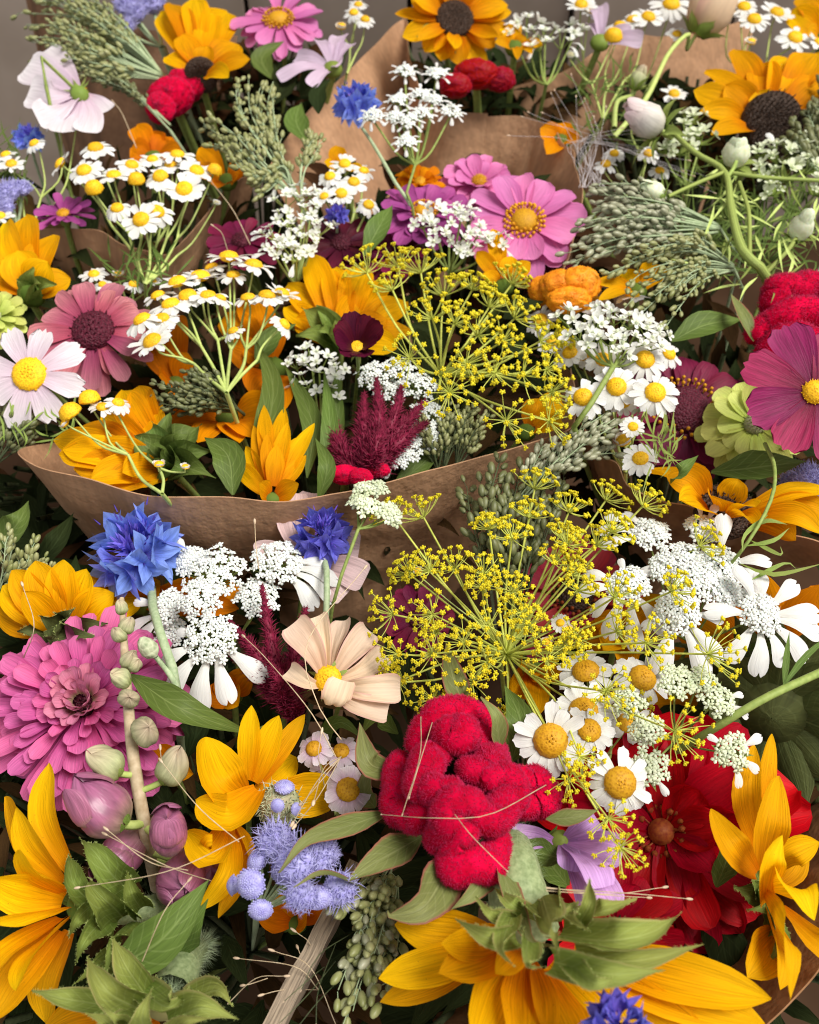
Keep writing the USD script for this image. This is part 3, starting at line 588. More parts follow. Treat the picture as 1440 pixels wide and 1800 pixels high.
def millet(label, spikes_, tie, mat='grain', smat='grey_stem', gr=6.5, per=60, group=None, name='millet', single=False, width=26, fine=1.0, bw=1.6):
    """Grass panicle: each branch a curve given by photo points (px, py, off), hung with grains that thin out to the tip."""
    p0 = P(*spikes_[0][0]); th = Thing(name, label, 'grass', p0, group)
    for pts in spikes_:
        w = curve([P(*p) for p in pts], 24); k0 = K(w[12]); nsub = max(2, round(per / 15))
        st, gq, gs, gd = [], [], [], []
        for u in range(nsub):
            lat = rng.normal(0, 1, 3); dirw = unit(w[-1] - w[0]); lat -= dirw * (lat @ dirw); lat = unit(lat) * width * rnd(.2, 1.15) * k0
            te = rnd(.62, 1.0); tt = np.linspace(0, te, 17)
            i0 = np.clip((tt * 24).astype(int), 0, 23); c = w[i0] + (w[i0 + 1] - w[i0]) * (tt * 24 - i0)[:, None] + lat * (np.sin(np.clip(tt / te, 0, 1) * 1.7) ** 1.3)[:, None] + np.array([0, 0, -1]) * (tt ** 3)[:, None] * rnd(0, width * .5) * k0
            k = K(c[8]); T = np.gradient(c, axis=0); T /= np.linalg.norm(T, axis=1, keepdims=True)
            n = max(8, round(per / nsub)); t = np.linspace(rnd(.3, .42), .99, n) + rng.normal(0, .012, n); i = np.clip((t * 16).astype(int), 0, 15); q = c[i] + (c[i + 1] - c[i]) * (t * 16 - i)[:, None]
            sd = rng.normal(0, 1, (n, 3)); sd -= T[i] * (sd * T[i]).sum(1, keepdims=True); sd /= np.linalg.norm(sd, axis=1, keepdims=True)
            o = (gr * k * (.55 + .9 * rng.random(n)) * (1.15 - .5 * t))[:, None]
            g = q + sd * o + T[i] * o * .8
            st.append(tube(c, [1.9 * k * bw / 1.6, .8 * k], 4)); st += [tube([q[j] - T[i[j]] * o[j] * .5, g[j]], bw * .42 * k, 3) for j in range(n)]
            gq.append(g); gd.append(T[i] + sd * .4); gs.append(gr * k * (.72 + .5 * rng.random((n, 1))) * np.array([[.56, .56, 1.0]]))
        br = th.part('branch', join(st), smat)
        g, sz, M = np.vstack(gq), np.vstack(gs), frames(np.vstack(gd))
        g = g + M[:, :, 2] * sz[:, 2:] * .8
        if single:
            for j in range(len(g)): th.part('grain', blobs(g[j:j + 1], sz[j], M[j], 8, 6), mat if rng.random() < .8 else 'grey_grain', br)
        else: th.part('grain', blobs(g, sz, M, 6, 5), mat, br, 'stuff')
    e = P(*spikes_[0][0]); d = unit(e - P(*spikes_[0][1])); k = K(e)
    th.part('stem', tube([e - d * .001, e + d * .02 + [0, 0, -.005], TIES[tie]], 3 * k, 6, 8), smat)
    return th

def crest(label, parts, tie, off=0, mat='celosia', fuzz='celosia_fuzz', group=None, hair=9, dens=1.0, name='cockscomb'):
    """Crested cockscomb: folded velvety lobes (px, py, off, rx, ry, rotation degrees), each a part covered in short hairs."""
    c0 = P(parts[0][0], parts[0][1], parts[0][2]); th = Thing(name, label, 'cockscomb', c0, group)
    for j, (px, py, of, rx, ry, rd) in enumerate(parts):
        C = P(px, py, of); k = K(C); n1, n2 = 64, 44
        thn = np.linspace(0.03, math.pi - .03, n2 + 1); ph = np.arange(n1) * 2 * math.pi / n1
        D = np.stack([np.sin(thn)[:, None] * np.cos(ph), np.sin(thn)[:, None] * np.sin(ph), np.repeat(np.cos(thn)[:, None], n1, 1)], -1).reshape(-1, 3)
        f = meshkit.fbm(D * 1.9 + j * 7.3, 3); g = np.abs(np.sin((meshkit.fbm(D * 1.3 + 20 + j * 3, 2) * 11))) ** .7
        rr = .80 + .22 * f + .10 * g
        a = math.radians(rd); A = np.stack([RGT * math.cos(a) + UPV * math.sin(a), -RGT * math.sin(a) + UPV * math.cos(a), -FWD], 1)
        V = (D * rr[:, None] * np.array([rx, ry, (rx + ry) * .38]) * k) @ A.T + C
        F = gridq(n2, n1, True)[:, ::-1]
        p = th.part('crest_lobe', (V, F, np.zeros((len(V), 2))), mat)
        m = int(5200 * dens); idx = rng.integers(0, len(F), m); b = rng.random((m, 2, 1))
        q = V[F[idx, 0]] * (1 - b[:, 0]) + V[F[idx, 1]] * b[:, 0]; q = q * (1 - b[:, 1]) + (V[F[idx, 3]] * (1 - b[:, 0]) + V[F[idx, 2]] * b[:, 0]) * b[:, 1]
        nn = np.cross(V[F[idx, 2]] - V[F[idx, 0]], V[F[idx, 3]] - V[F[idx, 1]]); nn /= np.linalg.norm(nn, axis=1, keepdims=True) + 1e-12
        nn *= np.sign((nn * (q - C)).sum(1, keepdims=True))
        th.part('velvet_hair', spikes(q, nn + rng.normal(0, .3, nn.shape), hair * .6 * k * (.5 + .9 * rng.random(m)), .6 * k, .5), fuzz, p, 'stuff')
    th.part('stem', stem_to(tie, c0 - (-FWD) * .01, unit(TIES[tie] - c0), 8 * K(c0)), 'stem')
    return th

def folds(label, rows, tie, r=30, mat='celosia', fuzz='celosia_fuzz', hair=6, dens=1.0, name='cockscomb'):
    """Cockscomb of thick velvety folds: each row of photo points is the crown of one winding fold (a part), covered in short hairs."""
    c0 = P(*rows[0][len(rows[0]) // 2]); th = Thing(name, label, 'cockscomb', c0)
    for j, row in enumerate(rows):
        n, m = 56, 22
        c = curve([P(*p) for p in row], n); k = K(c[n // 2]); t = np.linspace(0, 1, n + 1)
        c = c + (meshkit.noise(np.stack([t * 9, t * 0 + j * 3.1, t * 0], 1), 4) - .5)[:, None] * UPV * r * .5 * k + (meshkit.noise(np.stack([t * 9, t * 0 + j * 5.7, t * 0], 1), 9) - .5)[:, None] * RGT * r * .5 * k
        rad = r * k * (np.clip(np.sin(math.pi * np.clip(t * .96 + .02, 0, 1)), 0, 1) ** .35) * (.88 + .24 * meshkit.noise(np.stack([t * 4, t * 0 + j, t * 0], 1), 6))
        rad[0] = rad[-1] = .02 * r * k; rad[1] *= .55; rad[-2] *= .55
        V, F, U = tube(c, rad, m); ax = np.repeat(c, m, 0); D = V - ax
        dn = D / (np.linalg.norm(D, axis=1, keepdims=True) + 1e-12)
        D = D * (.90 + .2 * meshkit.fbm(V / (r * k) * 1.1 + j * 4, 3))[:, None] - FWD * (np.clip(-dn @ FWD, 0, 1) * np.linalg.norm(D, axis=1))[:, None] * .35
        V = ax + D
        p = th.part('crest_fold', (V, F, U), mat)
        q0 = V[F[:, 0]]; e1, e2 = V[F[:, 1]] - q0, V[F[:, 3]] - q0
        nn = np.cross(e1, e2); ar = np.linalg.norm(nn, axis=1); nn /= ar[:, None] + 1e-15; nn *= np.sign((nn * D[F[:, 0]]).sum(1))[:, None]
        h = int(5200 * dens); i = rng.choice(len(F), h, p=ar / ar.sum()); q = q0[i] + e1[i] * rng.random((h, 1)) + e2[i] * rng.random((h, 1))
        th.part('velvet_hair', spikes(q, nn[i] + rng.normal(0, .28, (h, 3)), hair * k * (.4 + .8 * rng.random(h)), .55 * k, .5), fuzz, p, 'stuff')
    th.part('stem', stem_to(tie, c0 + FWD * .012, unit(TIES[tie] - c0), 8 * K(c0)), 'stem')
    return th

def plume(label, spikes_, tie, mat='plume', group=None, r=26, per=620):
    """Feathery celosia: pointed spikes thick with small bristles. spikes_: lists of photo points from base to tip."""
    p0 = P(*spikes_[0][0]); th = Thing('feather_celosia', label, 'celosia', p0, group)
    for pts in spikes_:
        c = curve([P(*p) for p in pts], 20); k = K(c[10]); t = rng.random(per)
        T = np.gradient(c, axis=0); T /= np.linalg.norm(T, axis=1, keepdims=True)
        i = (t * 19.99).astype(int); q = c[i] + (c[i + 1] - c[i]) * (t * 20 - i)[:, None]
        sd = rng.normal(0, 1, (per, 3)); sd -= T[i] * (sd * T[i]).sum(1, keepdims=True); sd /= np.linalg.norm(sd, axis=1, keepdims=True)
        env = (1 - t * .8)[:, None] * r * k
        b = th.part('spike', tube(c, [r * k * .4, r * k * .32, r * k * .05], 8), mat)
        th.part('bristle', spikes(q + sd * env * .25, sd + T[i] * 1.1, env[:, 0] * (.6 + .7 * rng.random(per)), env[:, 0] * .045 + .5 * k, .5), mat, b, 'stuff')
    th.part('stem', stem_to(tie, p0, unit(TIES[tie] - p0), 6 * K(p0)), 'stem')
    return th

def ageratum(label, heads, tie, root, group=None, hair=.42):
    """Fluffy lavender buttons on one stem. heads: (px, py, off, R, face, style)."""
    J = P(*root); th = Thing('floss_flower', label, 'floss flower', J, group); k = K(J)
    for px, py, off, R, face, st in heads:
        C = P(px, py, off); kk = K(C); r = R * kk * (.84 if st == 'f' else 1); M = frame(facing(face))
        h = th.part('flower_head', lathe([(r * .2, -r * .6), (r * .6, -r * .4), (r * .85, 0), (r * .7, r * .3), (r * .35, r * .48), (.01 * r, r * .52)], M, C, 12), 'ageratum' if st != 'green' else 'bud_green')
        n = 150 if st == 'tight' else 190
        q, d = fib(n, r * .88, r * .52, M, C)
        if st == 'tight': th.part('floret', blobs(q, r * .08, n=6, k=4), 'ageratum', h, 'stuff')
        else: th.part('filament', spikes(q, d + rng.normal(0, .5, d.shape) * np.linalg.norm(d[0]), r * hair * (.6 + .7 * rng.random(n)), r * .02 + .55 * kk, 1.1), 'ageratum' if st != 'green' else 'involucre', h, 'stuff')
        th.part('branch', tube([C - M[:, 2] * r * .5, (C + J) / 2 - M[:, 2] * r * .6, J], 3 * kk, 5, 6), 'grey_stem')
    th.part('stem', stem_to(tie, J, unit(TIES[tie] - J), 7 * k), 'grey_stem')
    return th

def leaf(label, pts, W, hint=(0, .4, 1), mat='leaf', cup=.3, prof='lance', twist=0., group=None, ruff=.04, name='leaf', nl=14, serr=0.03, cat='leaf'):
    w = [P(*p) for p in pts]; k = K(w[len(w) // 2])
    g = ribbon(w, W * k, prof, facing(hint), cup, nl, 6, twist=twist, ruff=ruff, seed=pts[0][0], serr=serr)
    path = numbered('/World/' + name)
    me = write(path, (g[0], g[1], g[2]), mat, np.zeros(3))
    p = me.GetPrim(); p.SetCustomDataByKey('label', label); p.SetCustomDataByKey('category', cat)
    if group: p.SetCustomDataByKey('group', group)

def xpetals(th, name, rows, mat, prof='ray', cup=.3, nl=12, nw=8, ridge=.02, ruff=.03):
    """Petals of a thing given one by one: ([photo points base to tip], width, hint[, twist])."""
    for r in rows:
        pts, W, hint = r[:3]
        w = [P(*p) for p in pts]
        th.part(name, ribbon(w, W * K(w[-2]), prof, facing(hint), cup, nl, nw, ridge=ridge, nr=2.5, ruff=ruff, seed=pts[0][0], twist=r[3] if len(r) > 3 else 0.), mat)

def bud(label, px, py, off, R, axis, tie, mat='lilac_white_petal', green='sepal', n=6, long=1.25, sep=.9, group=None, via=None, r_stem=5, smat='pale_stem', flare=10, th=None, name='cosmos_bud', smooth=False):
    C = P(px, py, off); k = K(C); r = R * k; M = frame(facing(axis), rnd(0, 6)); z = M[:, 2]
    if th is None: th = Thing(name, label, 'flower bud', C, group)
    b = th.part('bud', lathe([(r * .2, -r * .9), (r * .68, -r * .55), (r * .9, 0), (r * .76, r * .5 * long), (r * .4, r * .86 * long), (r * .03, r * .98 * long)], M, C, 14), mat)
    if not smooth: ring(th, 'bud_petal', C, M, n, r * 1.9 * long, r * 1.1, 'spat', mat, 76, 50, r * .5, -r * .7, cup=.5, jit=.1, nl=8, nw=5, parent=b)
    if sep: ring(th, 'sepal', C, M, 7, r * 1.5 * sep, r * .55, 'bract', green, 60 - flare, -flare * 2, r * .35, -r * .9, cup=.3, jit=.2, nl=7, nw=4, parent=b)
    e = C - z * r * .9
    pts = [e, e - z * r * .6] + ([P(*v) for v in via] if via else [(e - z * r) * .6 + TIES[tie] * .4, TIES[tie]])
    th.part('stem', tube(pts, [r_stem * k * .8, r_stem * k], 7, 16), smat)
    return th

def wrap(label, top, tie, depth=.8, mat='kraft', name='paper_wrap', group=None, n=110, rows=36, flare=0.0, tilt=None, thick=.0006):
    """Sheet of wrapping paper: its upper edge through the photo points, running down towards the stems' meeting place; a sheet with two faces."""
    t = TIES[tie] + np.array([0, 0, -.02]) if tilt is None else TIES[tie] + np.array(tilt)
    e = curve([P(*p) for p in top], n)
    s = np.linspace(0, depth, rows + 1)
    e = e + (meshkit.noise(np.stack([np.arange(n + 1) * .35 * 40 / n, np.zeros(n + 1), np.zeros(n + 1)], 1), 3) - .5)[:, None] * .004
    V = e[None] * (1 - s)[:, None, None] + t * s[:, None, None]
    uvw = np.stack(np.broadcast_arrays(np.linspace(0, 5, n + 1)[None], s[:, None] * 4, 0.0), -1)
    crease = (meshkit.fbm(uvw, 3, 5) - .5) * .012 - np.abs(meshkit.fbm(uvw * [1.6, .7, 1] + 9, 2, 8) - .5) * .016 - np.abs(meshkit.fbm(uvw * 2.3 + 31, 2, 11) - .5) * .007
    nrm = np.cross(np.gradient(e, axis=0), t - e); nrm /= np.linalg.norm(nrm, axis=1, keepdims=True) + 1e-12
    V = V + nrm[None] * (crease * np.minimum(1, .25 + s[:, None] * 8))[..., None]
    A = V.reshape(-1, 3); B = (V + nrm[None] * thick).reshape(-1, 3)
    Q = gridq(rows, n); m = len(A)
    rim = np.stack([np.arange(n), np.arange(1, n + 1), np.arange(1, n + 1) + m, np.arange(n) + m], 1)
    w = n + 1; L0 = np.arange(rows) * w; side = np.vstack([np.stack([L0, L0 + m, L0 + w + m, L0 + w], 1), np.stack([L0 + n, L0 + w + n, L0 + w + n + m, L0 + n + m], 1)])
    th = numbered('/World/' + name)
    # faces apart so that the edge stays crisp
    G = join([(A, Q, None), (B, Q[:, ::-1], None), (np.vstack([A, B]), np.vstack([rim, side]), None)])
    p = write(th, G, mat, np.zeros(3)).GetPrim()
    p.SetCustomDataByKey('label', label); p.SetCustomDataByKey('category', 'paper wrap')
    if group: p.SetCustomDataByKey('group', group)

def wisps(label, lines, tie, group=None, name='wispy_grass', seed=5.0, mat='dry_stem', w=1.1):
    p0 = P(*lines[0][0]); th = Thing(name, label, 'grass', p0, group)
    for ln in lines:
        c = curve([P(*p) for p in ln], 12); k = K(c[-1])
        s = th.part('stalk', tube(c, [w * k, w * .65 * k], 4), mat)
        d = unit(c[-1] - c[-2])
        th.part('seed', blobs(c[-1:] + d * seed * k, np.array([seed * .5, seed * .5, seed * 1.4]) * k, frames(d[None]), 6, 5), 'dry_seed', s)
    return th
#SCENE
# ------------------------------------------------------------------ the setting
def slab(path, lo, hi, mat):
    lo, hi = np.array(lo, float), np.array(hi, float)
    c = np.array([[x, y, z] for x in (0, 1) for y in (0, 1) for z in (0, 1)]) * (hi - lo) + lo
    F = np.array([[0, 1, 3, 2], [4, 6, 7, 5], [0, 4, 5, 1], [2, 3, 7, 6], [0, 2, 6, 4], [1, 5, 7, 3]])
    return write(path, (c, F, None), mat, np.zeros(3), flat=True).GetPrim()
slab('/World/table', (-1.6, -0.7, -0.05), (1.6, 1.30, 0.0), 'table').SetCustomDataByKey('kind', 'structure')
wl = Thing('plank_wall', 'greyish beige wooden plank wall behind the rearmost bunches', 'wall', (0, 1.24, 0))
slab(wl.path + '/batten', (-1.6, 1.264, -.05), (1.6, 1.28, 2.2), 'table')  # added dark sheet, keeps bright sky from showing through the plank gaps
UsdGeom.XformCommonAPI(UsdGeom.Xformable(stage.GetPrimAtPath(wl.path + '/batten'))).SetTranslate(Gf.Vec3d(0, -1.24, 0))
for i in range(16):
    x = -1.6 + i * .2
    c = slab(wl.path + '/plank' + (f'_{i:03d}' if i else ''), (x + .003, 1.22 + .004 * (i % 3), -.05), (x + .197, 1.26, 2.2), 'wall_plank')
    UsdGeom.XformCommonAPI(UsdGeom.Xformable(c)).SetTranslate(Gf.Vec3d(0, -1.24, 0))
p = slab('/World/grey_floor_patch', (0, 0, 0), (.01, .01, .01), 'grey_card') if False else None

def fan(label, base, tips, W, tie, hint=(0, .3, 1), mat='sun_petal', bracts=(), bmat='bract', bW=40, prof='ray', bulge=.16, disc=0, dface=(0, .4, .8), cup=.3, group=None, name='sunflower', cat='sunflower', stem=True, ruff=.035, bbase=None, spreadb=.22):
    """A flower whose petals are given by their tips in the photo; they start round the base."""
    B = P(*base); k = K(B); th = Thing(name, label, cat, B, group)
    th.part('flower_base', blobs(B, np.array([1, 1, .7]) * k * max(18, W * .4), frame(facing(dface)), 10, 6), bmat)
    for i, tp in enumerate(tips):
        E = P(*tp[:3]); w = tp[3] if len(tp) > 3 else W
        a = B + (E - B) * spreadb * rnd(.8, 1.1); L = np.linalg.norm(E - a)
        mid = (a + E) / 2 + facing(hint) * L * bulge * rnd(.6, 1.3)
        h = facing((hint[0] + rnd(-.25, .25), hint[1] + rnd(-.25, .25), hint[2]))
        th.part('petal', ribbon([a, mid, E], w * K(E) * rnd(.92, 1.08), prof, h, cup * rnd(.5, 1.3), 12, 8, ridge=.022, nr=2.5, ruff=ruff, seed=rnd(0, 9), twist=rnd(-.25, .25)), mat)
    Bb = P(*bbase) if bbase else B
    for bp in bracts:
        E = P(*bp[:3]); w = bp[3] if len(bp) > 3 else bW; L = np.linalg.norm(E - Bb)
        mid = (Bb * .45 + E * .55) + facing(hint) * L * .22
        g = ribbon([Bb + (E - Bb) * .12, mid, E], w * 1.35 * K(E), 'bract', facing((hint[0] + rnd(-.3, .3), hint[1] + rnd(-.3, .3), hint[2] + .2)), rnd(.35, .7), 11, 6, ridge=.012, ruff=.09, seed=rnd(0, 9), twist=rnd(-.5, .5), serr=.02)
        b = th.part('bract', g, bmat)
        if base[1] > 1000:
            Vg = g[0].reshape(12, 7, 3); ed = np.concatenate([Vg[:, 0], Vg[:, 6]]); out = np.concatenate([Vg[:, 0] - Vg[:, 2], Vg[:, 6] - Vg[:, 4]])
            t_ = rng.random((46, 1)); i_ = rng.integers(0, 11, 46) + 12 * rng.integers(0, 2, 46)
            th.part('edge_hair', spikes(ed[i_] * (1 - t_) + ed[i_ + 1] * t_, out[i_] + rng.normal(0, .3, (46, 3)) * np.linalg.norm(out[i_], axis=1, keepdims=True), 4.5 * K(E), .3 * K(E), .3), 'pale_stem', b, 'stuff')
    if disc:
        M = frame(facing(dface)); r = disc * k
        d = th.part('disc', lathe([(r, -r * .2), (r, .1 * r), (r * .8, r * .3), (r * .4, r * .25), (.01 * r, r * .2)], M, B + M[:, 2] * r * .25, 18), 'brown_disc')
        q, dr = fib(170, r * .98, r * .25, M, B + M[:, 2] * r * .3, 6)
        th.part('disc_floret', spikes(q, dr + rng.normal(0, .25, q.shape) * np.linalg.norm(dr[0]), r * .2, r * .03), 'brown_disc', d, 'stuff')
    if stem: th.part('stem', stem_to(tie, B - facing(dface) * k * 10, unit(TIES[tie] - B), 6 * k), 'stem')
    return th, B, k

def xbracts(th, rows, mat):
    """Broad pointed bracts along photo points, with hairs along both edges."""
    for pts, W, hint in rows:
        w = [P(*p) for p in pts]; k = K(w[-2])
        g = ribbon(w, W * k, 'bract', facing(hint), rnd(.45, .75), 14, 8, ridge=.012, nr=1.5, ruff=.06, seed=pts[0][0], twist=rnd(-.3, .3), serr=.02)
        b = th.part('bract', g, mat)
        Vg = g[0].reshape(15, 9, 3); ed = np.concatenate([Vg[:, 0], Vg[:, 8]]); out = np.concatenate([Vg[:, 0] - Vg[:, 2], Vg[:, 8] - Vg[:, 6]])
        i_ = rng.integers(0, 14, 60) + 15 * rng.integers(0, 2, 60); t_ = rng.random((60, 1))
        th.part('edge_hair', spikes(ed[i_] * (1 - t_) + ed[i_ + 1] * t_, out[i_] + rng.normal(0, .3, (60, 3)) * np.linalg.norm(out[i_], axis=1, keepdims=True), 4.5 * k, .3 * k, .3), 'pale_stem', b, 'stuff')

def bead(th, um, q, u, f, n, mat):
    cl = floret_cluster(None, u, q, f * 1.1) + [blobs(q + u * f * .35, f * .28, n=5, k=3)]
    tiny = rng.integers(0, n, n)
    cl.append(spikes(q[tiny], u[tiny] + rng.normal(0, .4, u.shape), f * 1.1, f * .05))
    th.part('floret', join(cl), mat, um, 'stuff')
def star_floret(p, z, L):
    """One open floret: five unequal cupped petals."""
    F = frame(z, rnd(0, 6)); gs = []
    for i in range(5):
        a = i * 1.2566 + rnd(-.2, .2); e = F[:, 0] * math.cos(a) + F[:, 1] * math.sin(a); l = L * rnd(.7, 1.25); h = rnd(.1, .55)
        gs.append(ribbon([p, p + e * l * .55 + F[:, 2] * l * h * .4, p + e * l + F[:, 2] * l * h], l * .62, 'round', F[:, 2], .3, 5, 3))
    return join(gs)

def lace(label, heads, root, tie, name='lace_flower', cat='lace flower', mat='white_floret', per=30, fs=None, group=None, smat='stem', r_stem=3.2, via=None, face=(0, .45, .9), pw=.46, green=False, star=False):
    """White lace flower: heads (px, py, off, R, [(image angle, length px)...] large petals), all on rays from root."""
    J = P(*root); k = K(J); th = Thing(name, label, cat, J, group)
    for h in heads:
        px, py, off, R = h[:4]; pet = h[4] if len(h) > 4 else ()
        C = P(px, py, off); kk = K(C); r = R * kk
        fz = unit(facing(face) + (C - J) / (np.linalg.norm(C - J) + 1e-9) * .45); F = frame(fz, rnd(0, 6))
        n = per if star else int(per * (R / 40) ** 1.2) + 7
        q, d = fib(n, r * .92, r * .42, F, C); q = q + rng.normal(0, .05, q.shape) * r
        u = d / np.linalg.norm(d, axis=1, keepdims=True) + rng.normal(0, .22, d.shape); u /= np.linalg.norm(u, axis=1, keepdims=True)
        s = C - fz * r * .55
        um = th.part('umbellet', join([tube([s, s * .4 + p * .6 - fz * r * .06, p], [1.2 * kk, .9 * kk], 4, 3) for p in q] + [tube([s, (s + J) / 2 - fz * np.linalg.norm(s - J) * .15, J], [1.7 * kk, 2.3 * k], 6, 6)]), smat)
        f = (fs or 7.5) * kk
        if star:
            th.part('floret', join([star_floret(p, w_, f * rnd(.85, 1.15)) for p, w_ in zip(q, u)]), 'green_floret_petal' if mat == 'green_white' else 'floret_petal', um, 'stuff')
            th.part('floret_eye', blobs(q + u * f * .25, f * .22, n=5, k=3), 'green_white', um, 'stuff')
        else: bead(th, um, q, u, f, n, mat)
        for a, L in pet:
            a = math.radians(a + rnd(-5, 5)); e = RGT * math.cos(a) + UPV * math.sin(a); L = L * kk
            e = unit(e - fz * (e @ fz) * .6)
            p0 = C + e * r * .55 - fz * r * .05
            th.part('outer_petal', ribbon([p0, p0 + e * L * .5 + fz * L * rnd(.04, .12), p0 + e * L + fz * L * rnd(-.25, .03)], L * pw * rnd(.85, 1.1), 'orlaya', fz + RGT * rnd(-.25, .25), rnd(-.45, -.2), 10, 6, dip=.10, seed=rnd(0, 9)), 'white_petal')
        if green:
            for j in range(5):
                a = j * 1.26 + rnd(0, 1); e = F[:, 0] * math.cos(a) + F[:, 1] * math.sin(a)
                th.part('bract', ribbon([s, s + e * r * .6 + fz * r * .2, s + e * r * 1.15 + fz * r * .7], r * .4, 'bract', fz, .3, 6, 4), 'sepal')
    pts = [J] + ([P(*v) for v in via] if via else [J * .8 + TIES[tie] * .2 - facing(face) * .02]) + [TIES[tie]]
    th.part('stem', tube(pts, [r_stem * k, r_stem * k], 7, 14), smat)
    return th

# ------------------------------------------------------------------ paper wraps
wrap('brown kraft paper wrapped round the front of the middle bunch below its orange petals', [(230, 765, .07), (110, 772, .035), (38, 786, 0), (58, 814, -.012), (165, 848, -.022), (300, 872, -.026), (430, 880, -.026), (560, 866, -.022), (700, 838, -.016), (850, 800, -.002), (1003, 752, .02), (1006, 640, .06)], 'middle', .8, tilt=(0, -.10, -.04))
wrap('brown kraft paper edge running under the dark centred orange sunflower at right', [(1012, 700, .05), (1040, 775, .01), (1075, 815, 0), (1130, 858, -.008), (1220, 890, -.01), (1330, 920, -.01), (1500, 965, -.01)], 'right', .7)
wrap('pale kraft paper sheet with a pointed corner behind the upper blue cornflower', [(470, 300, .03), (505, 240, .04), (560, 175, .05), (640, 98, .06), (712, 31, .065), (722, 120, .07), (775, 188, .075), (860, 196, .075)], 'centre', .8)
wrap('brown kraft paper curling round the right side of the pink zinnias', [(850, 200, .08), (935, 205, .06), (1000, 262, .03), (1026, 335, .0), (1010, 420, -.01), (985, 500, 0)], 'centre', .75)
wrap('wet stained kraft paper around the bottom right sunflowers', [(1560, 1330, .02), (1490, 1560, -.005), (1452, 1690, -.012), (1395, 1765, -.016), (1320, 1822, -.018), (1180, 1880, -.015), (900, 1930, -.01), (640, 1900, 0)], 'front_right', .8, mat='wet_kraft')
wrap('shaded kraft paper flap below the feverfew cluster at upper left', [(20, 400, .05), (95, 398, .03), (180, 410, .02), (290, 445, .03), (400, 330, .05), (450, 300, .07)], 'left', .7)
wrap('kraft paper painted dark as shade behind the white cosmos at top left', [(40, -40, .08), (120, 20, .06), (200, 40, .05), (300, 60, .07), (420, 60, .09)], 'left', .7, mat='shade_painted_kraft')
wrap('brown kraft paper behind the top row of flowers right of the tall sunflower', [(900, 150, .10), (1000, 120, .08), (1100, 60, .07), (1200, 60, .08), (1330, 30, .10)], 'back_right', .7)

# ------------------------------------------------------------------ front left bunch
T = 'front_left'
th, B, k = fan('large yellow sunflower in profile at the left edge, petals turned left', (138, 1590, .0), [
    (86, 1340, -.012, 62), (28, 1418, -.03, 74), (32, 1494, -.04, 78), (-20, 1546, -.03, 84), (-8, 1622, -.035, 92), (-26, 1722, -.03, 88), (28, 1742, -.03, 84), (-20, 1800, -.01, 92), (10, 1400, .0, 60), (80, 1800, .02, 80)],
    70, T, (-.45, .25, .9), 'gold_petal', dface=(-.85, .2, .3), bulge=.14, bracts=[(100, 1500, .02, 30)], bmat='bract')
xbracts(th, [([(228, 1566, .0), (196, 1536, -.022), (168, 1500, -.028), (143, 1475, -.02)], 64, (.3, .4, .85)), ([(218, 1618, .0), (190, 1590, -.026), (162, 1560, -.03), (158, 1546, -.024)], 76, (.2, .3, .9)), ([(168, 1592, .0), (134, 1560, -.016), (124, 1524, -.014), (120, 1498, -.006)], 46, (.5, .1, .8)), ([(190, 1612, -.006), (152, 1650, -.026), (133, 1694, -.018)], 52, (.3, .3, .9)), ([(168, 1588, -.004), (138, 1615, -.02), (120, 1648, -.012)], 44, (.5, .2, .8)), ([(228, 1628, .0), (198, 1662, -.03), (184, 1718, -.026)], 68, (.2, .1, 1)), ([(215, 1560, .01), (175, 1520, -.006), (150, 1500, .0)], 50, (.2, .5, .8)), ([(210, 1680, .01), (170, 1700, -.01), (130, 1730, -.01)], 60, (.1, .3, .9)), ([(250, 1600, .0), (232, 1572, -.02), (224, 1530, -.015)], 48, (.3, .3, .9))], 'bract')
th.part('hairy_stem', tube([P(205, 1600, .012), P(270, 1595, .015), P(325, 1565, .035), P(360, 1560, .1)], [26 * k, 17 * k, 13 * k, 12 * k], 10, 16), 'hairy_stem')
c = curve([P(205, 1600, .012), P(270, 1595, .015), P(325, 1565, .035)], 300); q = rng.normal(0, 1, c.shape); q /= np.linalg.norm(q, axis=1, keepdims=True)
th.part('stem_hair', spikes(np.repeat(c, 4, 0) + np.repeat(q, 4, 0) * 0, rng.normal(0, 1, (len(c) * 4, 3)), 32 * k, .35 * k, .4), 'grey_stem', None, 'stuff')
th, B, k = fan('sunflower seen from behind at the bottom left, pale green pointed bracts upward', (292, 1770, -.012), [(150, 1850, .03, 90), (230, 1870, .03, 90), (330, 1880, .03, 90), (60, 1830, .02, 90)], 80, T, (0, .6, .8), 'sun_petal', dface=(.1, -.7, .2), bmat='pale_bract')
xbracts(th, [([(200, 1768, -.02), (120, 1756, -.036), (56, 1742, -.03)], 48, (0, .6, .8)), ([(258, 1782, -.02), (198, 1752, -.05), (170, 1716, -.052), (154, 1682, -.044)], 76, (.3, .3, .9)), ([(258, 1752, -.02), (222, 1700, -.034), (197, 1646, -.03)], 56, (.4, .3, .85)), ([(256, 1850, -.04), (250, 1786, -.062), (268, 1736, -.06)], 66, (0, .1, 1)), ([(290, 1800, -.03), (350, 1772, -.046), (420, 1792, -.04)], 76, (0, .7, .7)), ([(246, 1736, -.02), (296, 1768, -.046), (334, 1738, -.03)], 64, (0, .8, .5)), ([(330, 1760, -.01), (380, 1740, -.02), (410, 1770, -.02)], 56, (0, .6, .7)), ([(180, 1840, -.03), (190, 1800, -.05), (150, 1780, -.05)], 70, (0, .4, .9)), ([(310, 1840, -.04), (320, 1800, -.06), (370, 1790, -.06)], 66, (0, .3, .9)), ([(240, 1800, -.03), (206, 1792, -.055), (180, 1770, -.055)], 60, (0, .5, .9))], 'pale_bract')
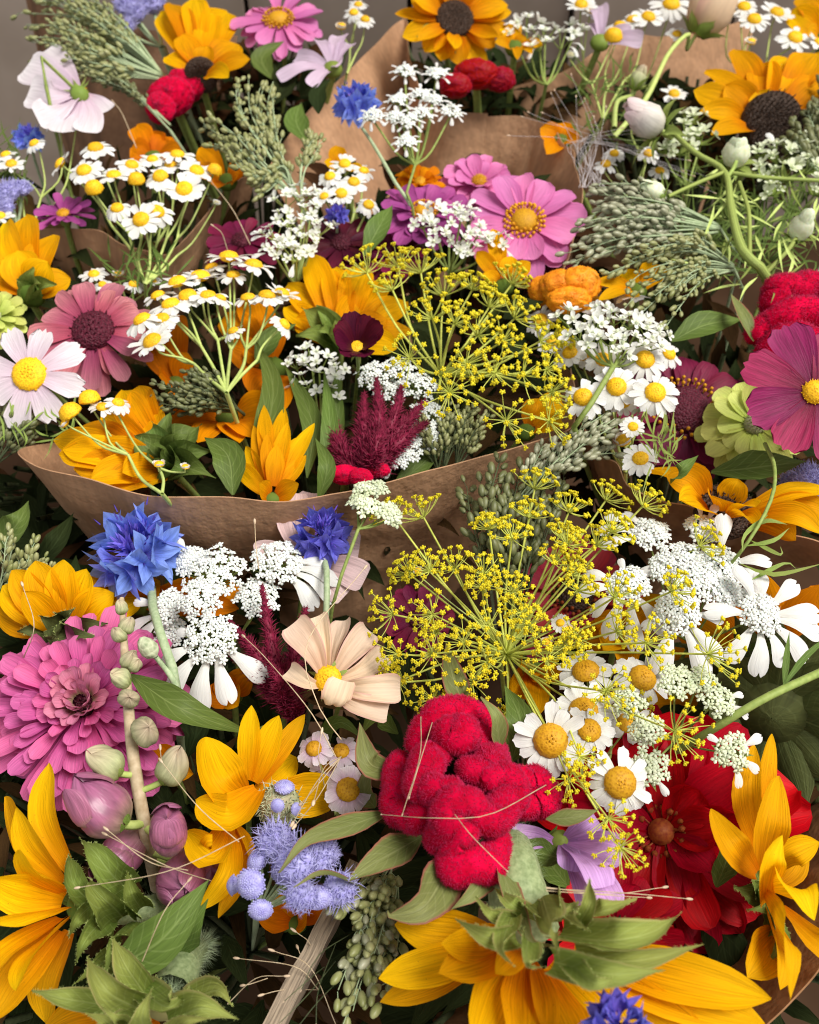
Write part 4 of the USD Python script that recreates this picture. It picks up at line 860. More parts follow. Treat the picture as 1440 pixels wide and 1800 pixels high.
c = curve([P(300, 1750, -.01), P(322, 1700, .0), P(345, 1672, .02), P(360, 1650, .07)], 200)
th.part('hairy_stem', tube(c, [42 * k, 26 * k, 17 * k, 14 * k], 10), 'hairy_stem')
th.part('stem_hair', spikes(np.repeat(c[:150], 6, 0), rng.normal(0, 1, (900, 3)), 48 * k, .4 * k, .4), 'grey_stem', None, 'stuff')
zinnia('big double pink zinnia with pale centre petals at the left edge', 152, 1243, .012, 178, (.05, .42, .9), T, layers=((.70, 24, 1.12, -16), (.66, 24, 1.06, -6), (.6, 23, .98, 3), (.54, 22, .86, 12), (.47, 20, .74, 22), (.40, 18, .60, 33), (.30, 17, .42, 50), (.22, 16, .32, 66), (.14, 13, .25, 80)), mat='pink_petal', inner='inner_pink_petal', rc=.13, W=.22, prof='quill', bend=-16, cup=.45)
cornflower('large blue cornflower with a ribbed pale stem at left', 228, 952, -.02, 102, (-.1, .62, .75), T, n=11, via=[(270, 1075, -.022), (295, 1150, -.02), (312, 1208, -.012), (318, 1300, .05)], r_stem=8.5)
bud('closed green cornflower bud on the stem of the large blue cornflower', 263, 1142, -.024, 19, (-.55, .8, .3), T, 'involucre', 'grey_stem', sep=0, long=1.5, via=[(296, 1182, -.02), (310, 1206, -.014)], r_stem=6, smat='grey_stem', name='cornflower_bud', smooth=True)
cornflower('smaller violet blue cornflower in front of the paper beside a green white bud', 565, 930, -.015, 64, (.05, .55, .8), T, n=11, mat='deep_blue_petal', via=[(575, 1010, -.012), (572, 1090, .0), (560, 1180, .05)], r_stem=6)
lace('green white bud cluster in front of the paper right of the smaller cornflower', [(640, 862, -.03, 20), (664, 858, -.03, 18), (648, 892, -.034, 24), (682, 900, -.032, 20), (628, 884, -.03, 16), (690, 908, -.03, 16)], (630, 930, -.024), T, mat='green_white', per=10, fs=9, via=[(610, 985, -.018), (585, 1060, 0), (570, 1150, .05)], green=True, name='bud_cluster', cat='bud cluster')
lace('white lace flower domes with long petals between the two front cornflowers', [(378, 1008, -.012, 58), (352, 1052, -.02, 40), (487, 990, -.005, 50, [(-14, 88), (-34, 92), (-52, 76), (10, 60)]), (372, 1122, -.02, 50, [(-128, 92), (-97, 104), (-70, 92), (-40, 92), (-150, 70), (170, 40)]), (452, 1050, 0, 40), (296, 1068, .0, 36, [(-150, 74), (-125, 80), (160, 50)]), (300, 1110, .01, 30, [(-110, 90), (-85, 80), (200, 60)]), (335, 985, 0, 30, [(170, 36), (120, 34)])], (410, 1130, .03), T, per=38, fs=7.4)
fan('orange sunflower with upright petals left of the large cornflower', (118, 1120, .02), [(4, 1030, .0), (22, 1002, -.01), (62, 986, -.014), (112, 984, -.014), (152, 1000, -.01), (200, 1042, 0), (40, 1040, -.02), (180, 1010, .01), (250, 1050, .02), (-10, 1070, .01)], 66, T, (0, .35, .9), 'sun_petal', bracts=[(72, 1082, -.012, 46), (132, 1068, -.012, 46), (190, 1096, -.005, 44), (30, 1110, 0, 40), (100, 1120, -.02, 44), (165, 1120, -.02, 44)], bmat='dark_bract', dface=(0, .8, -.2))
plume('dark crimson feather celosia left of the cream cosmos', [[(505, 1230, .01), (478, 1140, -.012), (460, 1028, -.022)], [(500, 1220, .01), (450, 1150, -.01), (402, 1090, -.014)], [(500, 1230, .01), (450, 1180, -.005), (405, 1150, -.005)], [(505, 1230, .015), (520, 1130, .0), (538, 1068, -.005)], [(505, 1240, .01), (490, 1200, -.01), (470, 1160, -.02)], [(520, 1260, .02), (500, 1220, 0), (470, 1230, 0)]], T, r=31)
th, C, k, r, M = cosmos('cream coloured cosmos with yellow centre beside the crimson celosia', 577, 1194, -.022, 105, (-.1, .3, .95), T, n=3, mat='cream_petal', rc=.23, span=(0, 1), name='cosmos')
xpetals(th, 'petal', [([(570, 1190, -.022), (548, 1140, -.034), (514, 1096, -.038)], 62, (.3, -.1, .9)), ([(574, 1188, -.02), (562, 1130, -.03), (552, 1084, -.032)], 62, (0, -.2, 1)), ([(580, 1188, -.02), (588, 1140, -.02), (604, 1090, -.018)], 46, (-.4, -.1, .9)), ([(586, 1190, -.02), (618, 1145, -.024), (650, 1108, -.024)], 54, (-.2, -.1, 1)), ([(590, 1198, -.02), (640, 1178, -.02), (676, 1150, -.014)], 46, (0, .3, 1)), ([(590, 1208, -.022), (642, 1212, -.032), (704, 1212, -.03)], 58, (0, .5, .9)), ([(586, 1214, -.022), (628, 1238, -.03), (682, 1252, -.026)], 54, (0, .6, .8)), ([(570, 1214, -.022), (588, 1238, -.036), (606, 1196, -.046)], 62, (.2, .9, -.2)), ([(566, 1206, -.02), (540, 1200, -.024), (506, 1178, -.02)], 40, (.1, .4, .9))], 'cream_petal', 'cosmos', cup=.35, ridge=.06, ruff=.07)
th, C, k, r, M = cosmos('pale blush cosmos half hidden behind the smaller cornflower', 535, 985, .012, 110, (.1, .2, .9), T, n=3, mat='blush_petal', span=(0, 1), name='cosmos')
xpetals(th, 'petal', [([(528, 980, .012), (508, 920, .0), (518, 866, -.004)], 56, (.1, .1, 1)), ([(532, 980, .014), (530, 930, .01), (546, 866, .006)], 42, (0, .1, 1)), ([(548, 985, .012), (600, 960, .004), (632, 962, .004)], 58, (0, .3, 1)), ([(548, 992, .012), (600, 1000, .004), (642, 1018, .006)], 62, (0, .4, 1)), ([(545, 1000, .012), (580, 1025, .006), (606, 1048, .01)], 50, (0, .4, 1)), ([(520, 985, .012), (480, 970, .006), (448, 975, .006)], 46, (0, .2, 1))], 'blush_petal', 'cosmos', cup=.2, ridge=.03)
leaf('long green lance shaped leaf under the white lace flowers', [(228, 1186, -.018), (320, 1246, -.022), (440, 1290, .005)], 62, (0, .6, .8), cup=.35, nl=20, serr=.01)
leaf('dark green leaf low between pink zinnia and yellow petals', [(330, 1330, .03), (345, 1270, .02), (300, 1200, .03)], 60, mat='shade_dark_leaf')
th, B, k = fan('golden sunflower with few tall curling petals left of the floss flower', (436, 1405, .0), [(442, 1240, -.03, 44), (490, 1258, -.025, 54), (536, 1256, -.015, 38), (600, 1392, .02, 84), (520, 1330, .02, 60)], 60, T, (0, .25, 1), 'gold_petal', dface=(.1, .5, .6), bulge=.05)
xpetals(th, 'petal', [([(428, 1402, -.014), (392, 1372, -.03), (362, 1296, -.026)], 92, (.5, .1, .8)), ([(455, 1388, -.02), (402, 1432, -.034), (344, 1408, -.026)], 78, (0, .55, .8)), ([(404, 1446, -.01), (372, 1500, -.03), (326, 1462, -.02)], 70, (-.1, .5, .8)), ([(402, 1448, -.008), (400, 1530, -.018), (352, 1600, -.012)], 52, (.5, .2, .8)), ([(406, 1450, -.008), (424, 1530, -.012), (384, 1614, -.008)], 46, (-.3, .2, .9)), ([(412, 1455, 0), (420, 1500, -.004), (418, 1560, .0)], 60, (.3, .2, .9))], 'gold_petal', cup=.55)
# snapdragon
J = P(232, 1330, -.028); th = Thing('snapdragon', 'snapdragon stem with green buds and glossy purple buds by the pink zinnia', 'snapdragon', J); k = K(J)
sp = [P(*v) for v in [(214, 1052, -.03), (218, 1130, -.03), (224, 1220, -.03), (234, 1330, -.028), (256, 1462, -.01), (275, 1560, .05)]]
th.part('stem', tube(sp, [5 * k, 9 * k, 11 * k, 12 * k, 12 * k], 9, 30), 'dry_stem')
cs = curve(sp, 100)
for px, py, off, R, ax, mt, gr, lg in [(214, 1070, -.034, 11, (0, .9, .3), 'bud_green', 'sepal', 1.5), (222, 1102, -.036, 14, (.3, .8, .3), 'bud_green', 'sepal', 1.4), (210, 1118, -.034, 13, (-.5, .7, .4), 'bud_green', 'sepal', 1.4), (226, 1160, -.036, 16, (.4, .6, .5), 'bud_green', 'sepal', 1.3), (214, 1192, -.036, 18, (-.5, .5, .5), 'bud_green', 'sepal', 1.3), (234, 1168, -.034, 15, (.7, .4, .4), 'bud_green', 'sepal', 1.2), (226, 1228, -.038, 19, (.2, .3, .8), 'bud_green', 'sepal', 1.1), (254, 1287, -.04, 27, (.5, .3, .7), 'bud_green', 'sepal', 1.1), (192, 1344, -.036, 28, (-.55, .7, .35), 'bud_green', 'sepal', 1.6), (300, 1356, -.032, 27, (.55, .75, .3), 'bud_green', 'sepal', 1.8), (184, 1424, -.03, 47, (-.62, .68, .3), 'bud_purple', 'bract', 1.5), (296, 1462, -.03, 40, (.1, .7, .6), 'bud_purple', 'bract', 1.35), (318, 1540, .0, 44, (.2, -.2, .8), 'bud_purple', 'bract', 1.2), (352, 1520, .01, 40, (.6, .1, .6), 'bud_purple', 'bract', 1.2), (215, 1500, .0, 46, (-.3, -.4, .6), 'bud_purple', 'bract', 1.3)]:
    C = P(px, py, off); kk = K(C); r = R * kk; M = frame(facing(ax), rnd(0, 6)); z = M[:, 2]
    prof = [(r * .2, -r * .95), (r * .72, -r * .6), (r * .95, 0), (r * .8, r * .5 * lg), (r * .42, r * .85 * lg), (r * .03, r * 1.0 * lg)]
    V, F, U = lathe(PchipInterpolator([0, .2, .45, .7, .88, 1], prof)(np.linspace(0, 1, 17)), M, C, 24)
    D = V - C; ang = np.arctan2(D @ M[:, 1], D @ M[:, 0]); h = D @ z / r
    V = C + D * (1 + (.14 * np.cos(2 * ang) - .22 * np.exp(-(np.sin(ang + h * .5) / .22) ** 2) * np.clip(h + .6, 0, 1))[:, None]); V = V + M[:, 0] * (h ** 2 * r * .12)[:, None]
    b = th.part('bud', (V, F, U), mt)
    if mt == 'bud_purple':
        for s_ in (-1, 1):
            th.part('lip', ribbon([C + M[:, 0] * r * .3 * s_ - z * r * .2, C + M[:, 0] * r * .95 * s_ + z * r * .45, C + M[:, 0] * r * .35 * s_ + z * r * 1.15 * lg], r * 1.5, 'round', M[:, 0] * s_ + z * .2, -.5, 10, 8, ruff=.05), mt, b)
    ring(th, 'sepal', C, M, 5, r * .95, r * .62, 'bract', gr, 55, 30, r * .35, -r * .95, cup=.3, nl=6, nw=4, parent=b)
    e = C - z * r * .9; j = cs[np.argmin(np.linalg.norm(cs - e + z * r * .4, axis=1))]
    th.part('stalk', tube([e, (e + j) / 2 - z * r * .12, j], [r * .14 + 2 * kk], 6, 5), 'pale_stem')
ageratum('fluffy lavender floss flower cluster in the lower left middle', [(484, 1478, -.034, 46, (-.2, .7, .7), 'f'), (520, 1515, -.04, 52, (0, .5, .9), 'f'), (560, 1505, -.034, 40, (.4, .5, .8), 'f'), (596, 1562, -.036, 42, (.4, .1, .9), 'f'), (530, 1572, -.044, 40, (0, -.1, 1), 'f'), (558, 1578, -.04, 30, (.1, -.4, .9), 'tight'), (441, 1553, -.044, 31, (-.2, .1, 1), 'tight'), (458, 1599, -.04, 25, (.1, -.3, .9), 'tight'), (452, 1513, -.03, 24, (-.5, .5, .6), 'tight'), (410, 1556, -.03, 20, (-.9, .1, .2), 'tight'), (500, 1530, -.03, 28, (-.1, .2, .9), 'tight'), (575, 1500, -.02, 30, (.6, .5, .5), 'f')], T, (452, 1605, -.012))
th = ageratum('spiny green floss flower bud with a lavender tip beside the orange petal', [(492, 1415, -.012, 44, (-.1, .2, 1), 'green'), (500, 1384, -.02, 20, (.1, .9, .4), 'tight'), (488, 1416, -.035, 14, (0, .1, 1), 'tight'), (520, 1422, -.025, 13, (.7, .1, .6), 'tight')], T, (496, 1440, .02), hair=.3)
leaf('broad pale veined green leaf above the bottom left sunflower bracts', [(196, 1702, -.02), (285, 1650, -.03), (368, 1546, -.034)], 92, (.2, .5, .85), cup=.35, prof='lance', nl=22, serr=.02)
leaf('narrow green leaf beside the hairy sunflower neck', [(310, 1690, .0), (330, 1640, -.02), (366, 1580, -.03)], 60, (.4, .3, .8), mat='leaf', nl=18)
spray('pale ochre centred daisies half hidden left of the crimson cockscomb', [(612, 1388, -.0, 50, (.1, .4, .9)), (552, 1316, .0, 34, (-.1, .5, .8)), (600, 1320, .012, 34, (.1, .6, .7)), (575, 1345, .02, 30, (0, .4, .9))], T, (590, 1440, .05), disc='ochre_disc', mat='lilac_white_petal', n=12, name='daisy', cat='daisy')
wisps('thin dry grass stalks with pale seeds crossing the snapdragon', [[(410, 1560, .0), (300, 1525, -.045), (188, 1468, -.05)], [(430, 1470, -.04), (300, 1530, -.052), (140, 1560, -.04)], [(330, 1530, -.03), (262, 1515, -.05), (190, 1460, -.055)], [(250, 1690, -.03), (290, 1600, -.05), (330, 1550, -.05)], [(420, 1480, -.035), (350, 1420, -.05), (285, 1340, -.05)], [(285, 1340, -.05), (283, 1330, -.05), (282, 1318, -.05)]], T)
wisps('dry grass seeds on dark ground left of the wooden slat', [[(590, 1800, .0), (545, 1700, -.01), (482, 1672, -.012)], [(560, 1740, .0), (520, 1700, -.01), (420, 1685, -.005)], [(530, 1690, .02), (545, 1660, 0), (520, 1638, -.005)], [(400, 1765, .0), (450, 1720, -.01), (500, 1716, -.014)], [(470, 1720, .0), (440, 1730, -.01), (430, 1732, -.01)], [(560, 1740, .02), (500, 1740, -.01), (464, 1748, -.012)], [(545, 1690, .02), (530, 1680, 0), (524, 1668, 0)]], T)
wisps('dry grass wisps over the cream cosmos and crimson celosia', [[(600, 1300, -.03), (560, 1240, -.04), (540, 1130, -.05), (640, 1000, -.045)], [(590, 1330, -.03), (545, 1250, -.045), (470, 1160, -.04), (430, 1120, -.03)], [(570, 1380, -.02), (560, 1330, -.04), (565, 1290, -.045)], [(455, 1000, -.02), (450, 960, -.03), (448, 920, -.03)], [(40, 1160, .0), (60, 1100, -.03), (40, 1030, -.03)]], T)
wisps('knobbly dry grass twig with pale seeds by the green floss flower bud', [[(600, 1330, -.02), (560, 1400, -.03), (520, 1450, -.045)], [(600, 1330, -.02), (550, 1390, -.03), (530, 1412, -.045)], [(600, 1330, -.02), (570, 1350, -.03), (552, 1408, -.045)], [(600, 1330, -.02), (560, 1370, -.03), (516, 1445, -.05)]], T, seed=7)

# ------------------------------------------------------------------ front right bunch
T = 'front_right'
A, Bq = P(626, 1520, .03), P(458, 1850, -.02); dv = unit(Bq - A); sd = unit(np.cross(dv, facing((0, .3, 1)))); up = np.cross(sd, dv); k = K(A)
s = np.linspace(0, 1, 30)[:, None]; wob = (meshkit.noise(np.hstack([s * 9, s * 0, s * 0]), 5) - .5)[:, None] * 5 * k
c = A + (Bq - A) * s + sd * wob
Vb = np.stack([c + sd * 14 * k + up * 5 * k, c - sd * 14 * k + up * 7 * k, c - sd * 18 * k - up * 60 * k, c + sd * 14 * k - up * 60 * k], 1).reshape(-1, 3)
th = Thing('wooden_slat', 'weathered pale wooden slat edge between the two front bunches', 'wooden slat', A)
th.part('board', (Vb, gridq(29, 4, True), np.stack([np.tile([0, .4, .7, 1], 30), np.repeat(np.linspace(0, 3, 30), 4)], 1)), 'wood_grain', flat=True)
folds('large crimson velvety cockscomb in the lower middle', [[(822 + (x - 822) * .95, 1388 + (y - 1388) * .94, o) for x, y, o in w_] for w_ in [
    [(716, 1318, -.03), (742, 1276, -.036), (790, 1250, -.036), (832, 1252, -.03), (846, 1290, -.03), (815, 1318, -.04)],
    [(842, 1300, -.02), (868, 1326, -.03), (850, 1352, -.045), (806, 1346, -.052)],
    [(700, 1322, -.02), (694, 1376, -.03), (704, 1424, -.034), (738, 1438, -.044), (752, 1412, -.05)],
    [(790, 1322, -.042), (748, 1340, -.048), (736, 1376, -.052), (770, 1394, -.058), (806, 1378, -.062)],
    [(748, 1452, -.044), (768, 1480, -.046), (790, 1452, -.058), (784, 1424, -.062), (820, 1404, -.066), (848, 1420, -.06)],
    [(842, 1372, -.055), (880, 1364, -.045), (904, 1392, -.045), (884, 1424, -.05), (850, 1440, -.058), (820, 1440, -.064)],
    [(902, 1424, -.035), (930, 1420, -.036), (956, 1394, -.034), (940, 1374, -.036), (912, 1378, -.042)],
    [(862, 1456, -.05), (874, 1490, -.046), (852, 1524, -.05), (812, 1530, -.05), (792, 1504, -.05), (812, 1476, -.058), (842, 1482, -.062)],
    [(770, 1290, -.045), (800, 1284, -.05), (820, 1290, -.045)]]], T, r=32, hair=5.5, dens=1.0)
leaf('green red rimmed leaf pointing left from under the crimson cockscomb', [(742, 1470, -.02), (670, 1510, -.035), (606, 1552, -.04)], 66, (-.1, .5, .9), 'red_edge_leaf', nl=20)
leaf('wavy red rimmed leaf arching over the floss flower', [(690, 1425, -.02), (610, 1452, -.04), (540, 1476, -.055), (490, 1535, -.058)], 46, (-.1, .6, .7), 'red_edge_leaf', nl=22, twist=-.7, ruff=.1)
leaf('thin red tipped leaf lying over the lavender floss flower', [(640, 1560, -.03), (570, 1535, -.058), (516, 1560, -.062)], 26, (0, .8, .5), 'red_edge_leaf', nl=18)
leaf('green leaf curling down below the crimson cockscomb', [(800, 1500, -.04), (750, 1590, -.052), (690, 1610, -.05), (682, 1600, -.05)], 88, (.2, .3, .9), 'red_edge_leaf', nl=22)
leaf('long olive leaf with wavy red edge right of the crimson cockscomb', [(872, 1480, -.035), (895, 1560, -.056), (930, 1650, -.06), (972, 1662, -.06)], 58, (.3, .2, .9), 'red_edge_leaf', nl=22, ruff=.1)
leaf('short pale leaf tucked under the right tip of the crimson cockscomb', [(880, 1480, -.03), (840, 1560, -.05), (792, 1600, -.05)], 66, (.4, .4, .8), 'red_edge_leaf', nl=18)
leaf('grey green leaf below the lilac flower', [(990, 1510, -.02), (930, 1492, -.03), (892, 1474, -.03)], 52, (0, .6, .8), 'leaf', nl=16)
leaf('pointed red rimmed leaf rising above the crimson cockscomb on its left', [(830, 1260, -.02), (800, 1200, -.035), (784, 1128, -.03)], 50, (.2, .3, .9), 'red_edge_leaf', nl=18)
leaf('broad upright green leaf right of the crimson cockscomb top', [(900, 1340, -.02), (915, 1270, -.035), (888, 1205, -.035)], 62, (-.2, .3, .9), 'leaf', nl=18)
leaf('curled pale leaf between cockscomb top and the broad upright leaf', [(880, 1320, -.03), (872, 1260, -.05), (845, 1225, -.05)], 40, (.2, .2, .9), 'red_edge_leaf', nl=18, twist=.5)
leaf('dark red rimmed leaf left of the crimson cockscomb', [(700, 1350, -.01), (650, 1340, -.03), (632, 1270, -.03)], 60, (0, .5, .8), 'red_edge_leaf', nl=18)
leaf('small green leaf over the lilac flower below the daisies', [(960, 1440, -.045), (1010, 1436, -.05), (1052, 1424, -.05)], 34, (0, .5, .8), 'red_edge_leaf', nl=16)
dill('large yellow dill head in the centre foreground', (890, 1150, .012), [(800, 1000, -.045, 44), (900, 1040, -.06, 46), (975, 990, -.04, 40), (720, 1010, -.03, 40), (690, 1080, -.03, 42), (760, 1080, -.045, 44), (860, 1100, -.06, 44), (930, 1100, -.055, 44), (1005, 1010, -.03, 42), (830, 1200, -.03, 40), (700, 1150, -.03, 44), (700, 1200, -.02, 40), (760, 1230, -.025, 38), (960, 1160, -.05, 40), (1010, 1120, -.045, 38), (1080, 1050, -.045, 50), (1180, 1040, -.05, 48), (1135, 1130, -.05, 50), (1245, 1150, -.055, 66), (1065, 1215, -.05, 56), (1050, 960, -.03, 44), (745, 910, -.015, 44), (690, 905, -.01, 36), (860, 930, -.03, 40), (930, 910, -.03, 44), (1000, 900, -.03, 50), (1065, 880, -.02, 46), (940, 860, -.02, 44), (1130, 890, -.03, 58), (1230, 960, -.04, 58), (1075, 935, -.04, 52), (1185, 1285, -.055, 74), (1020, 1330, -.05, 44), (1070, 1440, -.055, 50), (1090, 1490, -.05, 48), (1000, 1370, -.045, 44), (760, 1150, -.05, 46), (850, 1010, -.05, 42), (815, 1130, -.06, 44), (990, 950, -.03, 40)], T, per=23, extra=16, R=210, ur=44)
umbl = [(1142, 938, -.02, 36, [(140, 66), (165, 74), (190, 70), (120, 44)]), (1200, 985, -.032, 42, [(200, 60)]), (1222, 1020, -.036, 44), (1175, 1000, -.03, 36), (1265, 990, -.03, 40, [(80, 84), (12, 74), (-20, 66), (-40, 50)]), (1275, 1040, -.03, 36, [(-12, 62), (-40, 70), (10, 50)]), (1105, 1030, -.03, 38, [(155, 66), (178, 70), (215, 62), (250, 76), (280, 88), (305, 84), (110, 34)]), (1190, 1075, -.034, 42, [(250, 92), (290, 98), (310, 90), (-10, 60), (205, 44)]), (1338, 1080, -.036, 40, [(40, 78), (5, 90), (-15, 96), (-50, 92), (-75, 74), (-100, 86), (75, 62), (110, 74), (180, 80), (235, 80)]), (1235, 930, -.02, 34, [(60, 40), (90, 40)])]
lace('large bright white lace flower heads with broad petals at right', umbl, (1215, 1130, .01), T, per=38, fs=8.2)
lace('greenish white half open lace flower buds below the white lace flower', [(1190, 1200, -.04, 34), (1232, 1196, -.04, 26), (1262, 1232, -.04, 32, [(-30, 44), (20, 36)]), (1106, 1238, -.036, 28), (1138, 1284, -.036, 30), (1142, 1350, -.04, 36, [(-60, 36), (-110, 40)]), (1286, 1322, -.036, 34, [(-40, 40), (-80, 44), (30, 50), (140, 30)])], (1190, 1300, .0), T, mat='green_white', per=16, fs=9, green=True)
th = spray('golden centred daisies below the dill in the right foreground', [(968, 1302, -.035, 66, (-.1, .3, 1)), (1026, 1250, -.026, 56, (-.1, .6, .75)), (1036, 1284, -.03, 46, (.1, .5, .9)), (1104, 1272, -.02, 44, (.1, .7, .7)), (1090, 1376, -.045, 62, (0, .2, 1)), (1030, 1180, -.012, 52, (-.2, .7, .6)), (1130, 1192, -.012, 52, (.1, .5, .8))], T, (1050, 1420, .03), disc='ochre_disc', n=15, name='daisy', cat='daisy', rc=.46)
zinnia('large scarlet zinnia with rusty centre at lower right', 1165, 1462, .035, 230, (-.35, .3, .9), T, layers=((.3, 12, 1.0, 0), (.28, 12, .94, 10), (.24, 11, .78, 20), (.18, 9, .5, 36)), ruffle=.13, mat='red_petal', rc=.11, ringm='red_stamen', cmat='red_stamen', W=.42, prof='round', bend=-24, cup=.4)
zinnia('muted red zinnia in shade behind the dill', 1010, 1050, .05, 130, (.1, .5, .85), T, layers=((.4, 12, 1, 0), (.34, 11, .85, 14)), mat='dull_red_petal', rc=.26, cmat='brown_disc', ringm='red_stamen')
zinnia('dark pink red bloom low beneath the bottom sunflower bracts', 1080, 1640, .03, 130, (0, .2, 1), T, layers=((.4, 12, 1, 0), (.34, 11, .85, 14)), mat='red_petal', rc=.2, cmat='brown_disc')
fan('lilac cosmos folded beside the hairy neck of the bottom sunflower', (985, 1480, -.02), [(900, 1470, -.03, 46), (1000, 1530, -.04, 46), (1080, 1590, -.045, 60), (1060, 1560, -.05, 60), (1040, 1600, -.03, 54), (1095, 1500, -.04, 60), (1050, 1440, -.035, 50)], 54, T, (.1, .4, .9), 'lilac_petal', prof='cosmos', name='cosmos', cat='cosmos', bmat='sepal', bulge=.25, spreadb=.1)
th, B, k = fan('huge golden sunflower seen from behind along the bottom edge', (925, 1650, -.03), [(694, 1626, -.04, 78), (666, 1720, -.04, 72), (668, 1762, -.025, 62), (776, 1660, -.07, 74), (772, 1712, -.065, 92), (1356, 1756, -.05, 96), (1345, 1800, -.045, 100), (1260, 1845, -.04, 110), (840, 1862, -.06, 120), (930, 1880, -.065, 120), (1020, 1880, -.06, 110), (1130, 1860, -.05, 110), (872, 1712, -.078, 66)], 90, T, (0, .35, .95), 'sun_petal', dface=(0, .85, -.25), bulge=.12, bmat='pale_bract', spreadb=.26)
xbracts(th, [([(980, 1640, -.06), (1080, 1650, -.088), (1150, 1636, -.085), (1196, 1606, -.075)], 75, (0, .75, .7)), ([(1010, 1676, -.075), (1110, 1690, -.088), (1238, 1660, -.08)], 44, (0, .5, .85)), ([(970, 1690, -.08), (1066, 1712, -.098), (1170, 1706, -.09)], 63, (0, .4, .9)), ([(956, 1580, -.06), (972, 1632, -.1), (984, 1688, -.105)], 75, (0, .1, 1)), ([(930, 1588, -.06), (972, 1616, -.085), (1018, 1586, -.07)], 49, (0, .9, .4)), ([(1016, 1626, -.07), (1036, 1590, -.08), (1037, 1542, -.075)], 32, (-.3, 0, 1)), ([(910, 1624, -.06), (864, 1612, -.075), (836, 1576, -.07)], 42, (.2, .6, .7)), ([(910, 1648, -.07), (862, 1650, -.088), (800, 1616, -.075)], 47, (0, .5, .9)), ([(900, 1610, -.07), (882, 1668, -.096), (906, 1700, -.1)], 49, (-.2, .2, 1)), ([(930, 1650, -.08), (930, 1696, -.1), (962, 1700, -.1)], 52, (0, .3, .9)), ([(1000, 1690, -.085), (1046, 1728, -.1), (1090, 1716, -.095)], 45, (0, .3, .9)), ([(1000, 1610, -.055), (1060, 1600, -.075), (1120, 1580, -.065)], 49, (0, .8, .5)), ([(940, 1610, -.05), (900, 1590, -.065), (870, 1560, -.05)], 41, (0, .6, .7)), ([(990, 1580, -.05), (1000, 1610, -.09), (1040, 1640, -.1)], 57, (0, .4, .9))], 'pale_bract')
c = curve([P(925, 1640, -.03), P(908, 1560, -.04), P(900, 1500, -.03), P(880, 1440, .03)], 200)
th.part('hairy_stem', tube(c, [60 * k, 42 * k, 30 * k, 24 * k], 12), 'hairy_stem')
th.part('stem_hair', spikes(np.repeat(c[30:170], 8, 0), rng.normal(0, 1, (1120, 3)), 62 * k, .4 * k, .4), 'grey_stem', None, 'stuff')
th, B, k = fan('golden sunflower in profile at the right edge with upright petals', (1345, 1570, .015), [(1410, 1480, .01, 60)], 62, T, (.25, .2, .95), 'gold_petal', dface=(.8, .3, .3), bracts=[(1318, 1660, -.005, 40), (1346, 1700, -.01, 36), (1296, 1500, .0, 40), (1312, 1600, -.01, 36), (1290, 1560, .01, 40), (1330, 1440, .01, 36)], bmat='bract', spreadb=.1)
xpetals(th, 'petal', [([(1336, 1500, .0), (1312, 1400, -.02), (1326, 1308, -.025)], 54, (-.3, .1, .95)), ([(1334, 1440, .0), (1346, 1360, -.012), (1357, 1290, -.015)], 42, (.3, .1, .9)), ([(1338, 1530, -.005), (1354, 1450, -.035), (1368, 1364, -.035)], 76, (.15, .1, 1)), ([(1330, 1535, -.02), (1290, 1490, -.045), (1250, 1422, -.04)], 66, (.1, .4, .9)), ([(1344, 1590, -.015), (1356, 1520, -.05), (1376, 1468, -.05)], 62, (.2, .1, 1)), ([(1350, 1560, -.02), (1402, 1560, -.052), (1432, 1618, -.05)], 84, (.1, .5, .9)), ([(1342, 1570, -.02), (1384, 1650, -.06), (1390, 1758, -.055)], 64, (.4, .1, .9)), ([(1350, 1600, .0), (1380, 1680, -.02), (1372, 1740, -.02)], 70, (.2, .2, .9)), ([(1372, 1640, .0), (1340, 1690, -.015), (1314, 1718, -.015)], 84, (-.2, .4, .9)), ([(1370, 1590, -.01), (1430, 1650, -.03), (1490, 1700, -.03)], 64, (.2, .4, .9)), ([(1350, 1540, .01), (1390, 1500, -.01), (1440, 1480, -.01)], 60, (.2, .3, .9))], 'gold_petal', cup=.4, ridge=.025)
sunflower('sunflower turned away at the right edge with dark hairy bracts', 1360, 1230, .03, 215, (.35, .25, -.8), T, n=16, mat='orange_petal', bract='dark_bract', disc=.42, bn=14, inner=0, bl=.55, stem=False)
th = Thing('narrow_leaved_sprig', 'green stem with narrow leaf crossing the dark bracts at the right edge', 'sprig', P(1250, 1290, -.03))
th.part('stem', tube([P(1190, 1320, .0), P(1260, 1278, -.03), P(1350, 1225, -.045), P(1480, 1165, -.04)], [7 * K(B), 7.5 * K(B)], 8, 14), 'stem')
th.part('leaf', ribbon([P(1378, 1212, -.045), P(1382, 1160, -.05), P(1388, 1110, -.05)], 14 * K(B), 'lance', facing((0, .2, 1)), .3, 8, 4), 'leaf')
th.part('leaf', ribbon([P(1370, 1215, -.045), P(1420, 1150, -.05), P(1480, 1105, -.05)], 13 * K(B), 'lance', facing((0, .2, 1)), .3, 8, 4), 'leaf')
fan('orange sunflower petals showing through the dill head', (1090, 1110, .02), [(1045, 1088, .0), (1060, 1142, -.01), (1112, 1070, .0), (1128, 1138, -.012), (1172, 1050, .0), (1100, 1180, 0), (1010, 1130, .01)], 62, T, (0, .3, 1), 'sun_petal', spreadb=.05)
fan('orange petals below the dill stalks left of the daisies', (935, 1180, .03), [(895, 1228, .01), (945, 1258, .0), (990, 1196, .0), (915, 1170, .0)], 56, T, (0, .3, 1), 'sun_petal', spreadb=.05)
